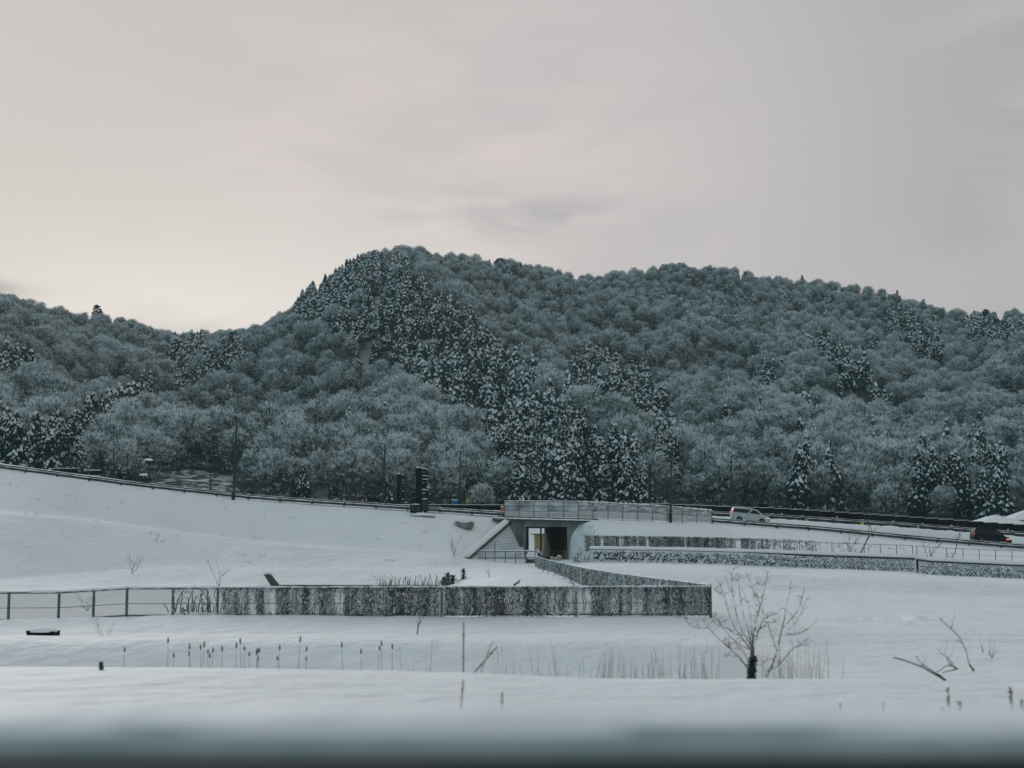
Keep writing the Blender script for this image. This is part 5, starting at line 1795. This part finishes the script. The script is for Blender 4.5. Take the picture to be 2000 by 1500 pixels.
for px, y0, y1, rad, lab in [(1853, 1390, 1346, 0.020, 'blurred grey weed stalk at the right of the near bank'), (1875, 1388, 1371, 0.022, 'short dark weed tuft beside the grey stalk'), (1843, 1392, 1382, 0.018, 'tiny weed nub left of the grey stalk'), (1976, 1389, 1346, 0.022, 'dark weed stalk near the right edge'), (1642, 1386, 1373, 0.013, 'little bent weed in the near snow'), (1725, 1386, 1374, 0.014, 'second little weed further along the near snow'), (1997, 1388, 1370, 0.02, 'weed stalk cut by the right edge')]:
    b = at(px, y1 * 0 + y0 + 8, 15.4)
    h = at(px, y1, 15.4).z - b.z
    rt = thing('weed_stalk', lab, 'weed', b, 'weed stalks on the near bank')
    mb = MB().tube([(0, 0, -0.2), (0.01, 0, h * 0.5), (0.0, 0, h)], [rad * 0.5, rad * 0.5, rad * 0.3], 6)
    part(mb, 'stalk', M['reed'], rt)
    mb = MB()
    rr = np.random.default_rng(px)
    for k in range(16):
        zz = h * (0.35 + 0.65 * rr.random())
        a = rr.random() * 6.28
        c = Vector((0, 0, zz))
        d = Vector((math.cos(a), math.sin(a), 0.8)).normalized() * rad * 2.4
        s = Vector((-math.sin(a), math.cos(a), 0)) * rad * 0.7
        mb.add([c - s, c + s, c + d], [(0, 1, 2)])
    part(mb, 'dry_leaf', M['cattail'], rt)

# dark trough with a snow cap
a, b = at(56, 1247, 46.5), at(110, 1233, 46.5)
rt = thing('trough', 'dark half buried trough with a big snow cap at the left', 'trough', ((a.x + b.x) / 2, 46.5, a.z))
w, h = b.x - a.x, 0.26
part(MB().prism([(-w / 2, -0.3, h), (w / 2, -0.3, h * 0.9), (w / 2 - 0.02, -0.3, -0.2), (-w / 2 + 0.10, -0.3, -0.2)], (0, 0.7, 0)), 'box', M['black'], rt)
part(MB().box((-w * 0.18, -0.31, h * 0.3), (0.16, 0.03, h * 0.6)), 'label_plate', M['darkconc'], rt)
mb = MB().blob((0.0, 0.05, h * 0.82), (w * 0.53, 0.48, 0.16), 16, 6, 0, 0.06, True)
part(mb, 'snow_cap', M['snowcap'], rt, True)

# ------------------------------------------------------------------ the young tree in front
b0 = at(1466, 1322, 26.0)
b0.z -= 0.45
rt = thing('young_tree', 'bare young tree with snow lined whippy branches standing before the fields', 'tree', b0)
m1 = 26.0 / F


def q3(px, py, dy=0.0):
    p = at(px, py, 26.0)
    return Vector((p.x - b0.x, dy, p.z - b0.z))


def limb(mb, sn, pts, r0, r1, dy=0.0, snowy=1.0):
    n = len(pts)
    v = [q3(x, y, dy * i / (n - 1) + random.uniform(-0.02, 0.02)) for i, (x, y) in enumerate(pts)]
    # resample smoothly
    out = []
    for i in range(n - 1):
        p0, p1, p2, p3 = v[max(0, i - 1)], v[i], v[i + 1], v[min(n - 1, i + 2)]
        for k in range(5):
            t = k / 5
            out.append(0.5 * ((2 * p1) + (p2 - p0) * t + (2 * p0 - 5 * p1 + 4 * p2 - p3) * t * t + (3 * p1 - p0 - 3 * p2 + p3) * t ** 3))
    out.append(v[-1])
    L = len(out)
    rad = [r0 + (r1 - r0) * i / (L - 1) for i in range(L)]
    mb.tube(out, rad, 6)
    if snowy:
        i = 0
        while i < L - 2:
            m = random.randint(2, 4)
            if random.random() < 0.75 * snowy:
                seg = out[i:i + m + 1]
                if len(seg) > 2:
                    sn.tube([p + Vector((0, -0.004, rad[i] * 0.7 + 0.004)) for p in seg], [rad[i] * 0.35] + [rad[i] * random.uniform(0.6, 0.95) + 0.003] * (len(seg) - 2) + [rad[i] * 0.35], 5)
            i += m
    return out


tk, sn = MB(), MB()
limb(tk, sn, [(1466, 1345), (1466, 1318), (1469, 1285), (1470, 1262)], 0.055, 0.036, 0, 0.4)
part(tk, 'trunk', M['branch'], rt)
br = [
    ([(1462, 1308), (1440, 1280), (1412, 1256), (1385, 1230), (1368, 1208)], 0.020, 0.007, -0.3),
    ([(1380, 1227), (1360, 1226), (1345, 1220), (1335, 1206)], 0.009, 0.004, -0.3),
    ([(1462, 1290), (1445, 1262), (1425, 1240), (1407, 1215), (1400, 1200)], 0.015, 0.005, 0.3),
    ([(1468, 1270), (1452, 1250), (1432, 1222), (1420, 1190), (1412, 1160), (1403, 1140), (1396, 1128)], 0.020, 0.006, -0.2),
    ([(1468, 1262), (1450, 1232), (1440, 1200), (1434, 1160), (1432, 1124), (1436, 1110)], 0.019, 0.006, 0.25),
    ([(1469, 1262), (1462, 1232), (1452, 1195), (1445, 1150), (1443, 1118)], 0.018, 0.006, 0.1),
    ([(1470, 1265), (1468, 1225), (1460, 1180), (1446, 1146)], 0.018, 0.006, -0.1),
    ([(1470, 1262), (1474, 1230), (1482, 1195), (1490, 1165), (1495, 1140), (1500, 1116)], 0.022, 0.008, 0.0),
    ([(1495, 1140), (1486, 1142), (1478, 1140)], 0.010, 0.005, 0.05),
    ([(1490, 1168), (1478, 1166), (1468, 1158)], 0.010, 0.004, -0.05),
    ([(1486, 1180), (1474, 1158), (1464, 1130), (1460, 1122)], 0.011, 0.004, 0.2),
    ([(1472, 1268), (1480, 1240), (1490, 1214), (1494, 1206), (1491, 1178)], 0.017, 0.008, 0.15),
    ([(1494, 1210), (1502, 1204), (1518, 1200), (1525, 1192)], 0.009, 0.004, 0.1),
    ([(1493, 1215), (1510, 1216), (1524, 1214)], 0.010, 0.005, 0.1),
    ([(1496, 1322), (1508, 1300), (1518, 1272), (1526, 1240), (1534, 1205), (1542, 1165), (1548, 1135)], 0.024, 0.008, 0.1),
    ([(1518, 1272), (1506, 1240), (1497, 1214)], 0.014, 0.009, -0.1),
    ([(1530, 1225), (1548, 1206), (1562, 1190), (1572, 1160), (1576, 1135)], 0.014, 0.006, 0.2),
    ([(1534, 1240), (1556, 1238), (1574, 1228), (1588, 1214)], 0.012, 0.005, -0.2),
    ([(1540, 1230), (1556, 1215), (1566, 1198), (1578, 1165)], 0.012, 0.006, 0.1),
    ([(1502, 1312), (1524, 1294), (1545, 1268), (1566, 1252), (1574, 1244)], 0.015, 0.005, -0.2),
    ([(1545, 1266), (1560, 1262), (1568, 1258), (1578, 1262)], 0.008, 0.004, -0.2),
    ([(1470, 1270), (1462, 1268), (1450, 1262), (1436, 1256)], 0.010, 0.004, 0.2),
    ([(1447, 1268), (1430, 1266), (1420, 1260), (1412, 1250)], 0.010, 0.004, 0.0),
    ([(1440, 1283), (1424, 1280), (1416, 1284)], 0.008, 0.003, 0.0),
    ([(1420, 1226), (1404, 1222), (1392, 1214)], 0.009, 0.004, 0.1),
    ([(1455, 1240), (1443, 1240), (1430, 1236), (1414, 1222)], 0.010, 0.004, -0.3),
    ([(1478, 1235), (1486, 1225), (1492, 1222)], 0.009, 0.005, -0.1),
    ([(1488, 1300), (1498, 1290), (1510, 1288)], 0.007, 0.003, 0.1),
    ([(1470, 1250), (1477, 1210), (1480, 1185), (1476, 1150)], 0.014, 0.005, 0.3),
    ([(1434, 1165), (1426, 1150), (1424, 1135)], 0.008, 0.004, 0.2),
    ([(1412, 1160), (1404, 1158), (1394, 1150)], 0.007, 0.003, 0.1),
]
for pts, r0, r1, dy in br:
    b_, s_ = MB(), MB()
    limb(b_, s_, pts, r0 * 0.62, r1 * 0.7, dy)
    o = part(b_, 'branch', M['branch'], rt, True)
    if s_.f:
        so = s_.build('snow_line', M['snowcap'], None, True)
        so.parent = o
    # side twigs with buds
    tw = MB()
    for k in range(int(len(pts) * 2.5)):
        i = random.randrange(1, len(pts))
        t = random.random()
        x = pts[i - 1][0] + (pts[i][0] - pts[i - 1][0]) * t
        y = pts[i - 1][1] + (pts[i][1] - pts[i - 1][1]) * t
        p = q3(x, y, dy * (i - 1 + t) / (len(pts) - 1))
        d = Vector((random.gauss(0, 1), random.gauss(0, 0.8), random.uniform(0.1, 1.2))).normalized() * random.uniform(0.04, 0.2)
        tw.tube([p, p + d * 0.6 + Vector((0, 0, 0.01)), p + d], [0.004, 0.003, 0.0015], 4)
    o2 = tw.build('side_twigs', M['branch'])
    o2.parent = o
mb = MB()
rr = np.random.default_rng(4)
for k in range(420):
    t = rr.random()
    c = q3(1460 + 14 * rr.random() - 2 + t * 6, 1345 - 62 * t, rr.normal(0, 0.05))
    d = Vector((rr.normal(), rr.normal(), rr.normal(0, 0.8))).normalized() * 0.055
    s = Vector((rr.normal(), rr.normal(), rr.normal())).normalized() * 0.026
    mb.add([c - s, c + s, c + d], [(0, 1, 2)])
part(mb, 'ivy', M['ivy'], rt)


def fallen(label, segs, Y, sink=0.0):
    o0 = at(*segs[0][0][0], Y)
    rt = thing('fallen_branch', label, 'branch', o0, 'dead branches sticking out of the snow')
    for pts, r0, r1 in segs:
        mb, sn_ = MB(), MB()
        v = [at(x, y, Y + 0.1 * i) - o0 for i, (x, y) in enumerate(pts)]
        mb.tube(v, [r0 + (r1 - r0) * i / (len(v) - 1) for i in range(len(v))], 6)
        o = part(mb, 'limb', M['branch'], rt, True)
        q = [p + Vector((0, 0, r0 * 0.8)) for p in v]
        so = MB().tube(q, [r0 * 0.3] + [r0 * 0.75] * (len(q) - 2) + [r1 * 0.4], 5).build('snow_line', M['snowcap'])
        so.parent = o
    return rt


fallen('pair of long dead branches lying low on the near bank at the right', [([(1846, 1328), (1836, 1322), (1800, 1302), (1770, 1291), (1745, 1284)], 0.022, 0.009), ([(1840, 1322), (1824, 1312), (1800, 1296), (1789, 1282)], 0.014, 0.006), ([(1800, 1302), (1806, 1288), (1802, 1276)], 0.008, 0.004)], 22.6)
fallen('tangled dead twigs behind the long dead branches', [([(1868, 1306), (1854, 1296), (1846, 1276), (1850, 1248)], 0.014, 0.006), ([(1866, 1302), (1848, 1300), (1838, 1308), (1830, 1312)], 0.012, 0.006), ([(1862, 1298), (1850, 1284), (1838, 1276), (1830, 1266)], 0.010, 0.005), ([(1872, 1306), (1856, 1310), (1840, 1314)], 0.013, 0.006), ([(1850, 1286), (1858, 1280), (1862, 1270)], 0.008, 0.004)], 26.5)
fallen('tall bowed dead branch arching up at the right', [([(1902, 1310), (1894, 1298), (1888, 1272), (1874, 1244), (1858, 1228), (1846, 1218), (1836, 1208)], 0.022, 0.008), ([(1858, 1227), (1862, 1212), (1865, 1196)], 0.010, 0.005), ([(1894, 1298), (1902, 1306), (1898, 1314)], 0.008, 0.005), ([(1880, 1256), (1870, 1250), (1866, 1252)], 0.008, 0.004)], 28.0)
fallen('little tuft of upright twigs beyond the bowed branch', [([(1920, 1274), (1916, 1256), (1914, 1240)], 0.010, 0.005), ([(1936, 1284), (1940, 1268), (1944, 1256)], 0.012, 0.006), ([(1932, 1280), (1934, 1262), (1932, 1250)], 0.010, 0.005), ([(1938, 1284), (1946, 1272)], 0.010, 0.006)], 31.0)
fallen('dark broken stick in the enclosure near the evergreen shrubs', [([(1004, 1143), (1010, 1138), (1016, 1133)], 0.09, 0.05), ([(1010, 1138), (1015, 1139)], 0.05, 0.04)], 110)
fallen('leaning sticks in the snow of the enclosure', [([(956, 1128), (955, 1118), (953, 1108)], 0.04, 0.02), ([(955, 1120), (948, 1114)], 0.03, 0.02)], 125)

# ------------------------------------------------------------------ blurred parapet right below the camera
YW = 2.6
zt = at(1000, 1424, YW).z
root = thing('parapet', 'grey concrete parapet with thin snow along its top, out of focus close to the camera', 'parapet', (0, YW, zt))
m, nt, b = new_mat('snow_dusted_concrete')
n, l = nt.nodes, nt.links
tc = n.new('ShaderNodeTexCoord')
nz = n.new('ShaderNodeTexNoise')
nz.inputs['Scale'].default_value = 2.2
nz.inputs['Detail'].default_value = 4
l.new(tc.outputs['Object'], nz.inputs['Vector'])
cr = n.new('ShaderNodeValToRGB')
cr.color_ramp.elements[0].color = (0.32, 0.40, 0.41, 1)
cr.color_ramp.elements[1].color = (0.48, 0.56, 0.57, 1)
cr.color_ramp.elements[0].position, cr.color_ramp.elements[1].position = 0.35, 0.7
l.new(nz.outputs['Fac'], cr.inputs['Fac'])
l.new(cr.outputs['Color'], b.inputs['Base Color'])
b.inputs['Roughness'].default_value = 0.85
part(MB().prism([(-14, 0.0, -1.9), (-14, 0.0, -0.032), (-14, 0.03, 0.0), (-14, 0.30, 0.0), (-14, 0.30, -1.9)], (28, 0, 0)), 'wall', m, root)
xs_ = np.linspace(-14, 14, 900)
ys_ = np.linspace(0.02, 0.30, 9)
PP = np.zeros((9, 900, 3))
prf = [(0.014, -0.019), (0.022, -0.004), (0.04, 0.006), (0.07, 0.012), (0.12, 0.016), (0.17, 0.018), (0.22, 0.016), (0.27, 0.008), (0.30, -0.01)]
for ii, (yv, zv) in enumerate(prf):
    PP[ii, :, 0], PP[ii, :, 1] = xs_, yv
    PP[ii, :, 2] = zv + 0.012 * fbm(xs_ / 0.30, yv * 5 + xs_ * 0, 3) * (1.0 if ii else 0.3)
gm = grid_mesh('snow_cap', PP, [M['snowcap']])
gm.parent = root
part(MB().box((0, -0.13, -0.050 - 0.2), (28, 0.20, 0.4), ry=0.0), 'shade_strip', M['black'], root)  # added black strip standing in for the shade low on the wall

# ------------------------------------------------------------------ haze
x, y0, y1 = 620, -20, 1400
hb = MB().box((0, (y0 + y1) / 2, 100), (2 * x, y1 - y0, 260))
m = bpy.data.materials.new('haze_air')
m.use_nodes = True
nt = m.node_tree
nt.nodes.clear()
out = nt.nodes.new('ShaderNodeOutputMaterial')
pv = nt.nodes.new('ShaderNodeVolumePrincipled')
pv.inputs['Color'].default_value = (0.68, 0.90, 0.95, 1)
pv.inputs['Density'].default_value = HAZE if 'HAZE' in globals() else 0.0001
pv.inputs['Anisotropy'].default_value = 0.2
nt.links.new(pv.outputs['Volume'], out.inputs['Volume'])
o = hb.build('haze', m)
o.display_type = 'WIRE'
tag(o, kind='stuff')

# ------------------------------------------------------------------ sky, sun, camera
w = bpy.data.worlds.new('World')
sc.world = w
w.use_nodes = True
nt = w.node_tree
n, l = nt.nodes, nt.links
bg = n['Background']
bg.inputs['Strength'].default_value = 0.1
SUN_AZ, SUN_EL = math.radians(-24), math.radians(17)


def val(v):
    x = n.new('ShaderNodeValue')
    x.outputs[0].default_value = v
    return x.outputs[0]


def math_(op, a, b=None, c=None):
    x = n.new('ShaderNodeMath')
    x.operation = op
    for i, k in enumerate((a, b, c)):
        if k is None:
            continue
        if isinstance(k, (int, float)):
            x.inputs[i].default_value = k
        else:
            l.new(k, x.inputs[i])
    return x.outputs[0]


def mixc(f, a, b):
    x = n.new('ShaderNodeMix')
    x.data_type = 'RGBA'
    x.clamp_factor = True
    if isinstance(f, (int, float)):
        x.inputs[0].default_value = f
    else:
        l.new(f, x.inputs[0])
    for s, k in ((6, a), (7, b)):
        if isinstance(k, tuple):
            x.inputs[s].default_value = (*k, 1)
        else:
            l.new(k, x.inputs[s])
    return x.outputs[2]


def smooth(x, a, b):
    mr = n.new('ShaderNodeMapRange')
    mr.interpolation_type = 'SMOOTHSTEP'
    l.new(x, mr.inputs['Value'])
    mr.inputs['From Min'].default_value = a
    mr.inputs['From Max'].default_value = b
    return mr.outputs['Result']


tc = n.new('ShaderNodeTexCoord')
sx = n.new('ShaderNodeSeparateXYZ')
l.new(tc.outputs['Generated'], sx.inputs[0])
X_, Y_, Z_ = sx.outputs
az = math_('ARCTAN2', X_, Y_)
# glow of the hidden sun low on the left, pinkish veil above it, grey to the right
def gauss(azc, elc, wa, we):
    da = math_('DIVIDE', math_('SUBTRACT', az, azc), wa)
    de = math_('DIVIDE', math_('SUBTRACT', Z_, elc), we)
    return math_('EXPONENT', math_('MULTIPLY', math_('ADD', math_('MULTIPLY', da, da), math_('MULTIPLY', de, de)), -1.0))


K = 10.5
kc = lambda c: tuple(v * K for v in c)
base = mixc(smooth(Z_, 0.36, 0.75), kc((0.46, 0.452, 0.452)), kc((0.315, 0.46, 0.535)))
base = mixc(smooth(Y_, 0.55, -0.2), base, kc((0.275, 0.445, 0.49)))
base = mixc(smooth(az, 0.08, 0.42), base, kc((0.40, 0.377, 0.38)))
pink = gauss(-0.05, 0.26, 0.22, 0.13)
base = mixc(math_('MULTIPLY', pink, 0.95), base, kc((0.66, 0.585, 0.565)))
cream = gauss(-0.19, 0.13, 0.24, 0.075)
base = mixc(math_('MULTIPLY', cream, 0.97), base, kc((0.78, 0.74, 0.69)))
mp = n.new('ShaderNodeMapping')
mp.inputs['Scale'].default_value = (1.0, 1.0, 3.6)
mp.inputs['Rotation'].default_value = (0, 0.10, 0.2)
l.new(tc.outputs['Generated'], mp.inputs['Vector'])
n1 = n.new('ShaderNodeTexNoise')
n1.inputs['Scale'].default_value = 4.2
n1.inputs['Detail'].default_value = 5
n1.inputs['Roughness'].default_value = 0.5
n1.inputs['Distortion'].default_value = 0.5
l.new(mp.outputs[0], n1.inputs['Vector'])
cl = smooth(n1.outputs['Fac'], 0.46, 0.66)
base = mixc(math_('MULTIPLY', cl, 0.6), base, kc((0.50, 0.475, 0.475)))
# one soft grey streak of cloud right of the summit, a scrap by the left ridge
st = gauss(0.018, 0.222, 0.075, 0.015)
st2 = gauss(-0.078, 0.214, 0.03, 0.010)
st3 = gauss(-0.352, 0.165, 0.022, 0.008)
n2 = n.new('ShaderNodeTexNoise')
n2.inputs['Scale'].default_value = 16
n2.inputs['Detail'].default_value = 5
l.new(mp.outputs[0], n2.inputs['Vector'])
stf = math_('MULTIPLY', math_('ADD', math_('ADD', st, math_('MULTIPLY', st2, 0.5)), math_('MULTIPLY', st3, 1.6)), smooth(n2.outputs['Fac'], 0.30, 0.62))
base = mixc(math_('MULTIPLY', stf, 0.8), base, kc((0.40, 0.385, 0.40)))
sky = n.new('ShaderNodeTexSky')
sky.sky_type = 'NISHITA'
sky.sun_disc = False
sky.sun_elevation = SUN_EL
sky.sun_rotation = SUN_AZ
sky.dust_density = 2.0
base = mixc(0.03, base, sky.outputs['Color'])
l.new(base, bg.inputs['Color'])

sd = bpy.data.lights.new('sun', 'SUN')
sd.energy = 1.3
sd.angle = math.radians(25)
sd.color = (1.0, 0.92, 0.90)
so = bpy.data.objects.new('sun', sd)
COL.objects.link(so)
dirv = Vector((math.sin(SUN_AZ) * math.cos(SUN_EL), math.cos(SUN_AZ) * math.cos(SUN_EL), math.sin(SUN_EL)))
so.rotation_euler = dirv.to_track_quat('Z', 'Y').to_euler()

cd = bpy.data.cameras.new('camera')
co = bpy.data.objects.new('camera', cd)
COL.objects.link(co)
co.location = (0, 0, CAMZ)
co.rotation_euler = (math.pi / 2 + TH, 0, 0)
cd.sensor_width = 36
cd.lens = 36 * F / 2000
cd.clip_start = 0.05
cd.clip_end = 6000
cd.dof.use_dof = True
cd.dof.focus_distance = 200
cd.dof.aperture_fstop = 1.5
sc.camera = co
sc.view_settings.view_transform = 'Standard'
sc.view_settings.look = 'None'
sc.view_settings.exposure = 0.0
sc.view_settings.gamma = 1.0
sc.render.engine = 'CYCLES'
sc.cycles.use_denoising = True
sc.cycles.max_bounces = 6
sc.cycles.diffuse_bounces = 3
sc.cycles.glossy_bounces = 2
sc.cycles.transparent_max_bounces = 16
sc.cycles.volume_bounces = 1
sc.cycles.volume_step_rate = 4
